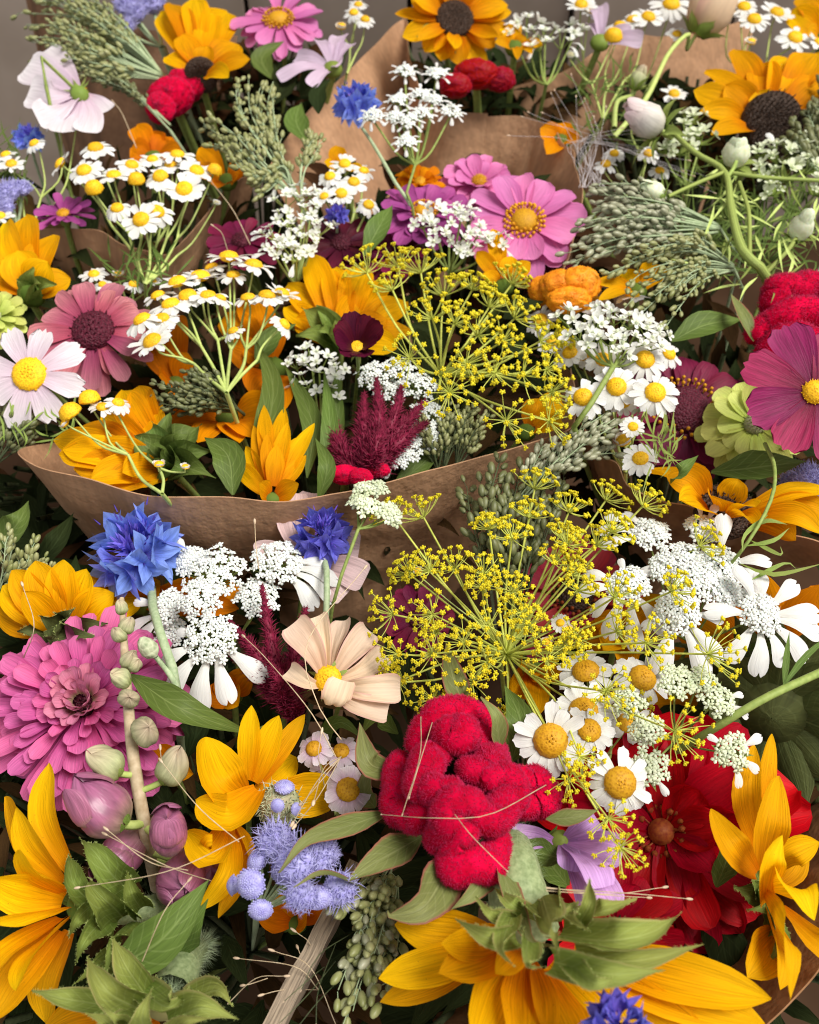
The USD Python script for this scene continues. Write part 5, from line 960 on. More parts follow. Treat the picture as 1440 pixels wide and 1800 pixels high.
fan('orange sunflower half out of frame at the right edge', (1470, 1110, .03), [(1395, 1080, .01), (1400, 1130, .01), (1425, 1030, .01), (1450, 1020, .0)], 80, T, (-.2, .3, 1), 'orange_petal')
cornflower('deep blue cornflower cut by the bottom edge', 1092, 1796, -.085, 76, (.0, .75, .6), T, n=11, mat='deep_blue_petal')
millet('green millet spray with round grains beside the wooden slat', [[(690, 1500, .03), (655, 1570, -.0), (610, 1680, -.02), (575, 1770, -.025)], [(690, 1520, .03), (670, 1600, -.0), (640, 1690, -.02), (600, 1800, -.02)], [(700, 1540, .03), (690, 1640, .0), (660, 1750, -.02), (640, 1830, -.02)], [(690, 1500, .03), (680, 1530, .01), (625, 1600, -.015), (580, 1690, -.02)]], T, gr=12.5, per=58, single=True, width=30, mat='grain')
wisps('dark hair thin twigs lying across the wooden slat', [[(590, 1690, .0), (540, 1750, -.03), (490, 1800, -.03)], [(570, 1700, .0), (545, 1720, -.03), (500, 1760, -.03)], [(600, 1720, .0), (560, 1760, -.03), (520, 1810, -.03)], [(590, 1660, .0), (560, 1740, -.03), (556, 1800, -.03)], [(620, 1640, .0), (560, 1680, -.03), (530, 1740, -.03)]], T, mat='dark_stem', seed=2)
wisps('fine pale grass threads across the crimson cockscomb', [[(960, 1380, -.05), (860, 1432, -.075), (760, 1438, -.08), (672, 1432, -.06)], [(740, 1260, -.05), (738, 1330, -.07), (708, 1430, -.075)], [(760, 1270, -.05), (735, 1350, -.075), (720, 1400, -.07)], [(800, 1432, -.07), (830, 1470, -.08), (890, 1530, -.07)]], T, seed=2.5)
wisps('pale grass seeds in front of the scarlet zinnia', [[(960, 1560, -.06), (1070, 1572, -.06), (1166, 1560, -.05)], [(960, 1562, -.06), (1100, 1570, -.06), (1208, 1580, -.05)], [(960, 1566, -.06), (1070, 1574, -.06), (1138, 1578, -.05)]], T, seed=5.5, mat='dry_stem')
millet('dark green millet head rising behind the dill before the paper', [[(900, 1120, .03), (890, 1000, -.005), (880, 900, -.012), (900, 810, -.01)], [(900, 1110, .03), (860, 980, .0), (845, 900, -.005), (840, 850, 0)], [(905, 1110, .03), (915, 1000, -.005), (925, 900, -.005), (935, 820, -.005)], [(905, 1110, .03), (940, 960, .005), (970, 850, .0), (1000, 800, .0)]], T, mat='dark_grain', smat='dark_stem', gr=11, per=90, width=34)
millet('millet tip with grey green grains bending right over the paper corner', [[(900, 900, .0), (980, 810, -.02), (1040, 760, -.025), (1120, 718, -.025)], [(905, 890, .0), (990, 790, -.02), (1060, 740, -.024), (1100, 712, -.02)], [(905, 890, .0), (970, 830, -.018), (1030, 790, -.02), (1090, 780, -.02)], [(900, 890, .0), (940, 830, -.012), (965, 780, -.015), (970, 752, -.015)]], T, mat='grey_grain', smat='grey_stem', gr=9, per=46, width=20)
# ------------------------------------------------------------------ middle bunch
T = 'middle'
fan('orange sunflower behind green bracts at the left of the middle bunch', (300, 822, -.0), [(94, 772, -.01), (104, 800, -.012), (142, 752, .0), (216, 686, .0), (246, 678, .0, 62), (130, 826, -.014), (190, 858, -.014), (262, 706, .0), (170, 790, -.02, 66), (240, 856, -.012), (180, 730, .004), (110, 790, -.016), (215, 830, -.024), (160, 842, -.02)], 64, T, (-.2, .3, .95), 'sun_petal', bracts=[(236, 764, -.02), (268, 742, -.022), (300, 726, -.022), (335, 760, -.028), (372, 792, -.02), (260, 810, -.03), (330, 830, -.035, 56), (380, 840, -.02, 52), (290, 790, -.035, 56), (355, 745, -.014)], bW=52, bmat='leaf', dface=(-.4, .4, -.4))
fan('orange flower with narrow upright petals at the paper rim of the middle bunch', (478, 878, -.012), [(414, 812, -.012), (432, 784, -.016), (446, 748, -.02), (464, 712, -.018), (500, 716, -.014), (506, 742, -.026), (553, 744, -.022), (538, 800, -.02), (470, 762, -.03), (455, 850, -.03, 44), (525, 850, -.03, 40), (488, 780, -.034), (520, 770, -.01)], 33, T, (0, .3, 1), 'sun_petal', prof='thin', bulge=.06, dface=(0, .8, .3), ruff=.01)
fan('tall orange sunflower petals behind the maroon cosmos', (600, 610, .03), [(506, 498, .02), (545, 448, .01), (566, 470, .02), (604, 500, .02), (640, 470, .02), (680, 490, .02, 64), (716, 530, .02, 64), (725, 580, .02), (680, 560, .01), (520, 560, .02), (628, 520, .012), (590, 470, .016), (500, 540, .02), (700, 610, .012)], 56, T, (0, .3, 1), 'sun_petal', bracts=[(530, 540, .0), (556, 536, -.005), (560, 580, -.01, 56), (520, 590, 0), (590, 560, 0)], bmat='bract', dface=(0, .6, -.3))
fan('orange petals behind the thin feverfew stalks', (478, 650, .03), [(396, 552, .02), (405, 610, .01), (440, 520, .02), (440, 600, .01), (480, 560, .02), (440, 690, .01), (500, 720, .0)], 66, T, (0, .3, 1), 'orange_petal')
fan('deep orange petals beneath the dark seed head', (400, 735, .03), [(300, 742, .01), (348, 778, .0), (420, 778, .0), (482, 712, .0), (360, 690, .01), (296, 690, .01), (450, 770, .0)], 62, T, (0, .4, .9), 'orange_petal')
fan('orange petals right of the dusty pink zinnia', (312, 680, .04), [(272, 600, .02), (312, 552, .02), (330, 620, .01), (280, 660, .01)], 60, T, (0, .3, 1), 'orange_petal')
fan('yellow petals in the right corner of the middle bunch paper', (925, 760, .02), [(985, 690, .0), (995, 712, -.005), (945, 700, .0), (990, 745, -.008)], 44, T, (0, .3, 1), 'gold_petal')
zinnia('dusty pink zinnia with a dark maroon centre at left', 165, 582, -.01, 112, (.03, .3, .95), T, layers=((.46, 14, 1.0, -6), (.42, 13, .92, 6)), mat='dusty_petal', rc=.34, cmat='maroon_disc', W=.36, bend=-14)
cosmos('white and lilac cosmos with big yellow centre at the left edge', 52, 658, -.03, 92, (.0, .15, 1), T, n=8, mat='lilac_white_petal', rc=.33, W=.52, notch=.12, a0=4, bend=-18)
zinnia('lime green zinnia cut by the left edge', -8, 558, -.01, 62, (.1, .4, .9), T, layers=((.4, 14, 1, 0), (.36, 13, .85, 18), (.3, 11, .6, 36)), mat='lime_petal', rc=.2, cmat='bud_green')
S = (-.1, .85, .35)
spray('tall white feverfew umbel seen from the side on pale branching stalks', [(402, 452, -.045, 41, (0, .9, .3)), (446, 466, -.04, 39, (.2, .85, .35)), (372, 470, -.035, 29, (-.3, .85, .35)), (410, 484, -.035, 29, (0, .8, .5)), (312, 496, -.045, 39, (-.2, .8, .5)), (352, 486, -.04, 41, (0, .85, .4)), (330, 520, -.045, 39, (-.1, .75, .6)), (278, 520, -.04, 32, (-.3, .8, .4)), (366, 520, -.045, 34, (.1, .8, .5)), (300, 535, -.045, 39, (-.2, .75, .5)), (250, 562, -.045, 39, (-.4, .7, .5)), (285, 560, -.045, 32, (-.1, .7, .6)), (268, 600, -.05, 42, (-.35, .6, .7)), (388, 524, -.045, 24, (.4, .8, .3)), (470, 520, -.04, 37, (.1, .85, .4)), (496, 515, -.035, 32, (.3, .85, .3)), (436, 524, -.035, 32, (-.1, .85, .4)), (500, 570, -.04, 27, (.7, .5, .4)), (410, 582, -.03, 24, (-.3, .7, .5))], T, (398, 690, -.03), r_stem=3.6, fork=.55)
spray('small feverfew buds on a pale stalk leaning over the paper rim at left', [(126, 728, -.045, 22, (-.4, .7, .5), 'button'), (158, 704, -.045, 20, (-.1, .8, .4), 'button'), (180, 716, -.045, 26, (.1, .7, .6)), (208, 708, -.045, 26, (.3, .7, .5)), (280, 818, -.05, 15, (0, .9, .4), 'bud'), (326, 822, -.045, 12, (.1, .8, .4), 'bud'), (116, 745, -.04, 16, (-.6, .5, .4), 'bud')], T, (285, 868, -.035), r_stem=3.4, fork=.6)
spray('feverfew daisies behind the dusty pink zinnia', [(165, 482, .015, 24, (0, .7, .7)), (208, 484, .015, 14, (0, .8, .6), 'bud'), (235, 500, .01, 22, (.2, .7, .6)), (268, 494, .01, 18, (.2, .8, .5)), (180, 500, .01, 18, (0, .6, .7))], 'left', (215, 560, .05))
th, C, k, r, M = cosmos('dark maroon chocolate coloured cosmos with yellow anthers', 628, 612, -.045, 66, (.05, .35, .9), T, n=8, mat='maroon_petal', a0=58, bend=-18, rc=.24, W=.6, notch=.05, cup=.3)
plume('crimson feather celosia in the middle bunch', [[(640, 830, .0), (665, 740, -.025), (662, 665, -.03)], [(650, 820, .0), (690, 740, -.025), (706, 680, -.03)], [(650, 820, .0), (700, 760, -.02), (748, 705, -.02)], [(650, 830, .0), (700, 780, -.02), (752, 742, -.02)], [(640, 830, .0), (640, 750, -.02), (640, 690, -.02)], [(620, 830, .0), (596, 790, -.01), (586, 735, -.012)], [(650, 840, .0), (660, 790, -.03), (676, 740, -.035)]], T, r=32)
crest('pink red petals peeping over the paper rim below the crimson celosia', [(606, 834, -.015, 28, 18, 0), (634, 838, -.018, 22, 16, 0), (664, 826, -.012, 22, 14, 0)], T, hair=2, dens=.2, name='red_bloom')
dill('large yellow dill head in the middle bunch', (775, 660, .01), [(645, 480, -.02, 58), (700, 468, -.02, 46), (740, 480, -.03, 48), (780, 520, -.035, 48), (830, 510, -.03, 44), (860, 540, -.03, 46), (800, 570, -.045, 50), (840, 590, -.045, 44), (885, 600, -.04, 44), (720, 630, -.05, 56), (790, 690, -.055, 62), (870, 655, -.05, 50), (905, 560, -.03, 42), (920, 660, -.045, 46), (960, 650, -.04, 42), (890, 740, -.05, 56), (965, 740, -.045, 44), (950, 600, -.03, 40), (900, 500, -.015, 40), (980, 600, -.03, 36), (760, 560, -.045, 46), (690, 510, -.03, 40), (820, 640, -.05, 42), (970, 690, -.035, 40)], T, per=20, ur=40)
lace('white lace florets low between maroon cosmos and crimson celosia', [(560, 640, .0, 34, [(-60, 30)]), (540, 670, .0, 30), (575, 690, .0, 30), (545, 620, .0, 26), (595, 650, .0, 26), (520, 640, .005, 22)], (565, 780, .05), T, per=4, fs=13, star=True)
lace('dense white lace dome behind the crimson celosia', [(660, 660, .0, 36), (700, 650, .0, 34), (735, 680, .0, 36), (750, 730, .0, 34), (740, 770, .0, 32), (715, 790, -.005, 30), (700, 800, -.005, 26, [(-120, 34)]), (690, 690, .01, 34), (770, 770, .01, 28)], (690, 810, .05), T, per=30, fs=6)
millet('dark green seed head in front of deep orange petals', [[(420, 720, .01), (360, 700, -.02), (300, 680, -.02)], [(420, 720, .01), (350, 680, -.02), (320, 660, -.02)], [(410, 725, .01), (330, 710, -.02), (262, 690, -.012)], [(420, 720, .01), (370, 680, -.015), (345, 655, -.015)]], T, mat='dark_grain', smat='dark_stem', gr=7, per=130, width=26, name='seed_head')
millet('green seedy head below the dill on the right of the middle bunch', [[(780, 830, .02), (790, 760, -.0), (810, 700, -.005)], [(800, 830, .02), (820, 760, .0), (850, 720, 0)], [(770, 830, .02), (770, 780, .0), (760, 730, 0)]], T, mat='grain', smat='dark_stem', gr=6.5, per=150, width=34, name='seed_head')
for i, (pts, W, lb) in enumerate([([(440, 860, .0), (480, 690, -.015), (450, 600, -.01)], 50, 'tall green leaf behind the narrow petalled orange flower'), ([(560, 860, .01), (580, 760, -.015), (570, 650, -.02)], 34, 'slender leaf left of the crimson celosia in the middle bunch'), ([(540, 840, .01), (548, 740, -.005), (500, 640, .0)], 40, 'curved leaf behind the white florets in the middle bunch'), ([(600, 800, .02), (590, 700, .0), (600, 640, 0)], 30, 'narrow leaf under the maroon cosmos'), ([(410, 870, -.01), (400, 800, -.025), (360, 770, -.02)], 62, 'broad leaf inside the paper rim left of the narrow petalled flower'), ([(560, 880, -.01), (575, 820, -.03), (555, 770, -.03)], 34, 'pale leaf right of the narrow petalled flower')]):
    leaf(lb, pts, W, (0, .3, 1), 'leaf', nl=16)

# ------------------------------------------------------------------ right bunch
T = 'right'
cosmos('magenta cosmos with yellow centre cut by the right edge', 1432, 690, -.085, 126, (-.1, .2, 1), T, n=8, mat='magenta_petal', rc=.17, W=.64, a0=6, bend=-14, notch=.07, roll=.3)
zinnia('lime green zinnia tucked behind the magenta cosmos', 1326, 748, -.0, 98, (-.2, .25, .95), T, layers=((.44, 14, 1, -8), (.4, 13, .9, 6), (.34, 12, .7, 22)), mat='lime_petal', rc=.2, cmat='bud_green', W=.42, prof='round')
zinnia('dark magenta zinnia with a ring of yellow stamens', 1205, 722, .02, 128, (-.05, .3, .95), T, layers=((.46, 15, 1, -6), (.42, 14, .9, 8)), mat='dark_magenta_petal', rc=.36, ringm='stamen', cmat='maroon_disc', W=.4, prof='round')
folds('bright red cockscomb at the right edge above the magenta cosmos', [[(1345, 545, -.03), (1372, 516, -.036), (1415, 506, -.036), (1460, 520, -.03)], [(1325, 600, -.025), (1345, 572, -.034), (1385, 556, -.044), (1430, 552, -.044), (1470, 560, -.04)], [(1338, 640, -.012), (1362, 606, -.03), (1400, 592, -.038), (1440, 596, -.036)], [(1380, 640, -.01), (1410, 630, -.02), (1460, 620, -.02)]], T, r=28, hair=5, dens=.7)
spray('feverfew daisies in front of the dark magenta zinnia', [(1134, 632, -.045, 41, (0, .3, 1)), (1084, 680, -.045, 42, (-.1, .3, 1)), (1152, 690, -.05, 44, (0, .25, 1)), (1025, 698, -.04, 40, (-.2, .3, .9)), (1060, 632, -.03, 34, (0, .4, .9)), (1002, 620, -.025, 32, (-.3, .5, .8)), (1025, 626, -.02, 28, (-.1, .6, .7)), (1176, 622, -.03, 30, (.3, .4, .8)), (1113, 750, -.04, 22, (0, .4, .9)), (1096, 706, -.03, 30, (0, .3, .9)), (1126, 806, -.03, 34, (-.2, .5, .8)), (1096, 776, -.02, 22, (-.3, .6, .6), 'bud')], T, (1100, 830, .02), r_stem=3)
lace('greenish white lace flower on a bent green stem left of the dark magenta zinnia', [(996, 558, -.055, 26), (1018, 588, -.06, 26), (1050, 570, -.06, 22), (1052, 546, -.055, 24), (1082, 560, -.06, 24), (1110, 566, -.06, 26), (1140, 580, -.055, 24), (1072, 596, -.065, 28), (1110, 600, -.065, 28), (1150, 606, -.055, 26), (1090, 622, -.06, 22), (1130, 562, -.05, 20), (1165, 585, -.045, 20), (1040, 600, -.06, 20)], (1078, 645, -.055), T, mat='white_floret', per=4, fs=15, star=True, via=[(1050, 690, -.05), (1030, 732, -.04), (1020, 790, .0)], r_stem=5, smat='stem')
spray('daisies peeping out above the greenish white lace flower', [(1112, 520, -.02, 30, (0, .85, .4)), (950, 562, .0, 30, (-.3, .4, .8)), (972, 600, .0, 28, (-.2, .5, .8)), (1030, 540, .0, 26, (0, .7, .6)), (1050, 528, .0, 24, (0, .8, .5))], T, (1060, 660, .02))
fan('orange sunflower with curled petals and dark centre above the right paper edge', (1270, 905, -.005), [(1172, 838, -.03, 84), (1196, 880, -.05, 80), (1250, 872, -.045, 60), (1298, 842, -.03, 58), (1330, 890, -.05, 52), (1330, 925, -.05, 46), (1460, 862, -.03, 56), (1470, 905, -.02, 62), (1450, 940, -.025, 66), (1130, 828, .0, 46), (1400, 950, -.01, 70)], 58, T, (0, .55, .8), 'sun_petal', disc=52, dface=(0, .35, .6), bulge=.2, spreadb=.3, cup=.5, bmat='dark_bract')
crest('ruffled orange marigold beside the yellow petals above the lace flower', [(985, 505, -.02, 36, 32, 0), (1020, 500, -.025, 38, 34, 0), (1000, 528, -.022, 40, 24, 0), (955, 510, -.01, 26, 26, 0)], T, mat='marigold', fuzz='marigold', hair=3, dens=.3, name='marigold')
fan('yellow curled petals right of the marigold', (1120, 512, -.01), [(1046, 496, -.03, 30), (1052, 528, -.03, 34), (1090, 478, -.02, 34), (1150, 462, -.01, 40), (1180, 470, -.01, 36)], 32, T, (0, .3, 1), 'gold_petal', spreadb=.02)
leaf('dark green leaf above the dark magenta zinnia', [(1180, 600, -.02), (1240, 570, -.03), (1310, 560, -.02)], 56, (0, .5, .9), 'leaf', nl=16)
leaf('red tipped pointed leaf left of the bright red cockscomb', [(1325, 600, -.03), (1310, 560, -.045), (1284, 514, -.045)], 32, (.2, .2, .9), 'red_edge_leaf', nl=16)
leaf('broad dark leaf above the marigold', [(885, 560, .0), (920, 540, -.01), (955, 530, -.01)], 50, (0, .5, .8), 'shade_dark_leaf', nl=14)
leaf('broad green leaf under the lime zinnia', [(1250, 830, -.01), (1330, 820, -.025), (1420, 810, -.02)], 66, (0, .5, .8), 'leaf', nl=16)
leaf('small pointed leaf above the curled orange sunflower', [(1180, 850, -.03), (1200, 825, -.05), (1228, 800, -.05)], 30, (0, .5, .8), 'leaf', nl=14)
ageratum('lavender floss flower at the right edge below the magenta cosmos', [(1420, 842, -.01, 36, (0, .4, .9), 'f'), (1390, 850, -.0, 26, (-.3, .5, .7), 'f'), (1450, 860, -.01, 34, (0, .3, .9), 'f')], T, (1420, 900, .03))
th = Thing('feathery_sprig', 'bent green stem hanging from the lime zinnia over the orange sunflower', 'sprig', P(1360, 830, -.05)); k = K(P(1360, 830, -.05))
th.part('stem', tube([P(1345, 780, -.03), P(1362, 822, -.055), P(1355, 880, -.06), P(1310, 960, -.05), P(1240, 1040, .0)], [4 * k, 3.2 * k, 2.4 * k], 6, 16), 'stem')
for a_, b_, c_ in [((1330, 925, -.05), (1350, 915, -.055), (1385, 922, -.055)), ((1310, 960, -.05), (1360, 950, -.055), (1388, 928, -.055)), ((1320, 950, -.05), (1372, 975, -.055), (1372, 960, -.055)), ((1350, 905, -.055), (1310, 940, -.055), (1305, 970, -.055)), ((1300, 990, -.05), (1360, 1010, -.05), (1450, 990, -.045)), ((1320, 1020, -.045), (1380, 990, -.05), (1400, 1000, -.05))]:
    th.part('leaflet', ribbon([P(*a_), P(*b_), P(*c_)], 8 * k, 'lance', facing((0, .3, 1)), .2, 8, 2), 'sepal')

def threads(label, rows, tie, mat='sepal', name='feathery_foliage', W=4.6, group=None, stem_pts=None):
    p0 = P(*rows[0][0]); th = Thing(name, label, 'foliage', p0, group)
    th.part('leaf_thread', join([ribbon([P(*q) for q in r_], W * K(p0), 'lance', facing((rnd(-.4, .4), .3, 1)), .3, 9, 2) for r_ in rows]), mat, None, 'stuff')
    return th
# thick cosmos stem with buds at upper right
J = P(1275, 300, -.05); th = Thing('cosmos_branch', 'thick pale cosmos stem bearing a pink white bud and round green buds', 'cosmos', J); k = K(J)
th.part('stem', tube([P(1180, 230, -.062), P(1222, 268, -.06), P(1274, 302, -.052), P(1286, 370, -.05), P(1306, 440, -.048), P(1345, 482, -.03), P(1360, 560, .05)], [4.5 * k, 5 * k, 6 * k, 7.5 * k, 8.5 * k, 9 * k], 9, 30), 'ribbed_stem')
for v in ([(1274, 302, -.052), (1230, 320, -.055), (1175, 345, -.055)], [(1280, 310, -.05), (1290, 295, -.052), (1296, 280, -.055)], [(1318, 460, -.04), (1318, 420, -.045), (1316, 370, -.05), (1300, 320, -.05)], [(1345, 482, -.03), (1385, 440, -.04), (1405, 410, -.045)], [(1282, 303, -.05), (1350, 312, -.05), (1460, 318, -.045)]):
    th.part('branch', tube([P(*q) for q in v], [3.8 * k, 3.2 * k], 7, 12), 'ribbed_stem')
bud(None, 1140, 213, -.066, 34, (-.8, .35, .4), T, 'blush_white', 'sepal', th=th, via=[(1185, 235, -.06)], r_stem=6, flare=30, sep=1.2)
bud(None, 1294, 270, -.056, 28, (-.05, .6, .8), T, 'green_white', 'sepal', th=th, via=[(1290, 300, -.05)], r_stem=4.5, flare=35, sep=.8, long=.95)
bud(None, 1152, 338, -.056, 20, (-.8, .4, .3), T, 'green_white', 'sepal', th=th, via=[(1180, 345, -.054)], r_stem=4, flare=12, sep=1.5)
bud(None, 1408, 402, -.05, 24, (.1, .6, .7), T, 'green_white', 'sepal', th=th, via=[(1400, 425, -.045)], r_stem=4, flare=20, sep=.8)
rows = []
for i in range(90):
    x, y = rnd(1230, 1440), rnd(300, 500)
    a = rnd(0, 6.28); l = rnd(30, 80); o = rnd(-.05, .01); bx = rnd(-.5, .5)
    rows.append([(x, y, o), (x + math.cos(a) * l * .5 - math.sin(a) * l * .2 * bx, y + math.sin(a) * l * .5 + math.cos(a) * l * .2 * bx, o - .006), (x + math.cos(a) * l, y + math.sin(a) * l, o - .004)])
threads('thread fine light green cosmos foliage around the thick stem at right', rows[:45], T, 'sepal')
threads('pale yellow green feathery leaves in front of the thick stem at right', rows[45:], T, 'pale_stem', W=5.5)
rows = [[(1330, 480, .0), (1330 + rnd(-140, 110), 400 + rnd(-110, 80), -.01), (1330 + rnd(-180, 140), 400 + rnd(-140, 110), -.01)] for _ in range(50)]
threads('darker fine foliage behind the thick cosmos stem at right', rows, T, 'leaf')
millet('grey green millet spray pointing left under the round cosmos bud', [[(1265, 398, -.03), (1190, 372, -.045), (1100, 360, -.05), (1010, 352, -.045)], [(1265, 400, -.03), (1180, 385, -.05), (1090, 380, -.055), (1010, 392, -.05)], [(1265, 402, -.03), (1180, 400, -.048), (1090, 405, -.055), (1000, 432, -.05)], [(1262, 408, -.03), (1170, 420, -.045), (1080, 430, -.05), (1000, 462, -.045)], [(1262, 395, -.03), (1190, 360, -.04), (1130, 330, -.045), (1040, 326, -.04)]], T, mat='grey_grain', gr=8.6, per=72, width=20, bw=2.2)
millet('green millet spray falling left below the first above the lace flower', [[(1290, 470, -.02), (1240, 462, -.045), (1180, 500, -.055), (1110, 560, -.055)], [(1290, 468, -.02), (1220, 440, -.045), (1140, 450, -.05), (1060, 480, -.045)], [(1290, 475, -.02), (1230, 490, -.05), (1190, 530, -.055), (1160, 570, -.055)], [(1290, 470, -.02), (1210, 470, -.045), (1130, 500, -.05), (1090, 540, -.05)], [(1290, 466, -.02), (1230, 430, -.04), (1170, 440, -.04), (1120, 430, -.04)]], T, mat='grain', gr=7.6, per=60, width=20, bw=2.0)
millet('millet head leaning in from the right edge before the sunflower', [[(1470, 330, .0), (1430, 260, -.03), (1400, 210, -.03)], [(1480, 300, .0), (1440, 220, -.03), (1430, 170, -.03)], [(1470, 330, .0), (1425, 280, -.03), (1385, 240, -.025)], [(1490, 280, .0), (1455, 200, -.03), (1440, 140, -.03)]], T, mat='dark_grain', gr=9, per=60, width=20)
lace('pale green lace flower buds at the right edge below the millet', [(1370, 268, -.03, 30, [(100, 34)]), (1405, 260, -.03, 28), (1425, 290, -.03, 30), (1345, 300, -.03, 26), (1385, 300, -.035, 30), (1340, 268, -.025, 22), (1430, 250, -.03, 26), (1360, 330, -.03, 26), (1440, 330, -.03, 28)], (1400, 380, .0), T, mat='green_white', per=4, fs=14, star=True, green=True)
lace('pale green half open lace flower left of the round cosmos bud', [(1212, 228, -.03, 32), (1236, 240, -.03, 26), (1222, 205, -.025, 24), (1196, 258, -.035, 26), (1168, 262, -.035, 22)], (1210, 330, .0), T, mat='green_white', per=4, fs=14, star=True, green=True)
# ------------------------------------------------------------------ centre bunch, behind the middle one
T = 'centre'
cornflower('bright blue cornflower in front of the pale paper corner', 625, 168, -.055, 50, (-.1, .5, .85), T, n=11, via=[(660, 260, -.045), (705, 340, -.02), (740, 420, .04)], r_stem=3.2)
six = [(i * 45, 19) for i in range(8)]
lace('white lace flower of star clusters on thin stems beside the blue cornflower', [(711, 126, -.06, 17, six), (768, 130, -.06, 18, six), (655, 204, -.062, 18, six), (702, 176, -.062, 18, six), (740, 166, -.06, 16, six), (742, 200, -.062, 18, six), (793, 196, -.06, 18, six), (714, 250, -.06, 17, six), (720, 214, -.058, 18, six), (694, 206, -.06, 16, six), (764, 176, -.058, 15, six)], (730, 290, -.04), T, per=14, fs=6.5, via=[(715, 345, -.02), (735, 420, .03)], r_stem=2.4, pw=.36, face=(0, .3, 1))
zinnia('bright pink zinnia with orange centre at the right of the centre bunch', 922, 392, -.01, 112, (-.08, .35, .92), T, layers=((.4, 14, 1, -4), (.36, 13, .9, 8)), mat='light_pink_petal', rc=.22, ringm='stamen', cmat='ochre_disc', W=.42, prof='round')
zinnia('soft pink zinnia behind the bright pink zinnia', 842, 322, .015, 72, (0, .5, .8), T, layers=((.4, 12, 1, 5), (.36, 11, .85, 20), (.3, 9, .6, 40)), mat='light_pink_petal', rc=.18, cmat='ochre_disc', W=.46, prof='round')
zinnia('purple pink zinnia half under white lace florets', 745, 375, .0, 84, (0, .5, .85), T, layers=((.44, 15, 1, -2), (.4, 14, .88, 12), (.34, 12, .66, 28)), mat='mauve_petal', rc=.2, cmat='ochre_disc', ringm='stamen', W=.36)
zinnia('vivid orange zinnia above the purple pink zinnia', 738, 322, .012, 52, (0, .55, .8), T, layers=((.44, 14, 1, 0), (.38, 13, .8, 20), (.3, 10, .55, 40)), mat='orange_petal', rc=.2, cmat='ochre_disc')
lace('white lace florets over the purple and pink zinnias', [(790, 390, -.03, 30, [(100, 22), (60, 22)]), (760, 372, -.03, 24, [(120, 22), (80, 24)]), (812, 372, -.03, 24, [(60, 26), (20, 24)]), (825, 392, -.03, 26), (770, 410, -.03, 24), (800, 425, -.03, 26), (742, 392, -.03, 20), (840, 410, -.03, 22, [(-40, 26)]), (880, 425, -.02, 26, [(-90, 30), (-60, 30)]), (825, 440, -.02, 22)], (790, 480, .02), T, per=4, fs=13, star=True)
lace('dense white lace dome left of the small dark cornflower', [(500, 350, -.015, 30), (530, 340, -.015, 30), (545, 370, -.02, 30), (505, 385, -.02, 30), (535, 400, -.022, 30), (480, 410, -.022, 28, [(170, 26), (190, 26)]), (510, 425, -.025, 30), (545, 430, -.022, 30), (480, 440, -.022, 26, [(200, 26)]), (520, 450, -.022, 28, [(-100, 24)]), (565, 400, -.015, 26), (560, 350, -.01, 26)], (520, 500, .03), T, per=5, fs=12, star=True, smat='pale_stem')
spray('white and orange daisies right of the millet in the centre bunch', [(606, 288, -.02, 26, (0, .5, .8)), (580, 310, -.02, 24, (-.2, .5, .8)), (622, 320, -.02, 26, (.1, .5, .8)), (600, 340, -.02, 26, (0, .4, .9)), (570, 345, -.02, 20, (-.2, .5, .8)), (640, 300, -.015, 22, (.2, .6, .7)), (648, 360, -.015, 24, (.2, .4, .8))], T, (610, 440, .03))
fan('orange petals above the small daisies in the centre bunch', (596, 300, .01), [(570, 285, -.01, 26), (592, 256, -.01, 32), (616, 275, -.01, 28), (640, 300, -.01, 26)], 28, T, (0, .3, 1), 'sun_petal', spreadb=.02)
cornflower('small dark blue cornflower low among white lace florets', 592, 370, -.02, 25, (0, .5, .8), T, n=9, mat='deep_blue_petal', r_stem=2.4, inner=6)
fan('pointed orange petals right of the dill in the centre bunch', (886, 505, .0), [(866, 402, -.02, 36), (838, 442, -.015, 32), (932, 460, -.02, 30), (900, 450, -.02, 34), (850, 480, -.01, 30)], 32, T, (0, .3, 1), 'sun_petal', bulge=.08)
zinnia('dark maroon zinnia in shade left of the white lace dome', 425, 425, .02, 70, (0, .5, .8), T, layers=((.4, 13, 1, 0), (.34, 12, .85, 15)), mat='dark_magenta_petal', rc=.24)
zinnia('dark maroon zinnia in shade below the small dark cornflower', 600, 430, .02, 74, (0, .5, .8), T, layers=((.4, 13, 1, 0), (.34, 12, .85, 15)), mat='maroon_petal', rc=.24)
zinnia('dark purple zinnia under the dill at the rear of the middle bunch', 690, 450, .03, 70, (0, .5, .8), T, layers=((.4, 13, 1, 0), (.34, 12, .85, 15)), mat='dark_magenta_petal', rc=.24)
zinnia('deep pink zinnia in shade below the bright pink zinnia', 950, 470, .02, 60, (0, .4, .9), T, layers=((.4, 13, 1, 0), (.34, 12, .85, 15)), mat='dark_magenta_petal', rc=.24)
leaf('dark green leaf left of the purple pink zinnia', [(640, 450, .0), (665, 400, -.02), (690, 360, -.02)], 44, (0, .3, 1), 'leaf', nl=14)
millet('millet spray with upright dark tips left of the pale paper', [[(520, 345, -.01), (470, 260, -.04), (430, 190, -.05), (425, 125, -.05)], [(520, 345, -.01), (460, 290, -.04), (410, 240, -.045), (355, 205, -.045)], [(520, 345, -.01), (480, 250, -.04), (455, 190, -.05), (470, 120, -.05)], [(525, 345, -.01), (490, 260, -.04), (480, 200, -.045), (480, 165, -.045)], [(530, 345, -.01), (530, 300, -.035), (545, 260, -.04), (552, 222, -.04)], [(520, 345, -.01), (440, 300, -.035), (400, 260, -.04), (350, 240, -.04)], [(515, 345, -.01), (500, 300, -.03), (470, 320, -.03), (430, 330, -.03)]], T, mat='grain', gr=7.5, per=64, width=15, bw=1.7)

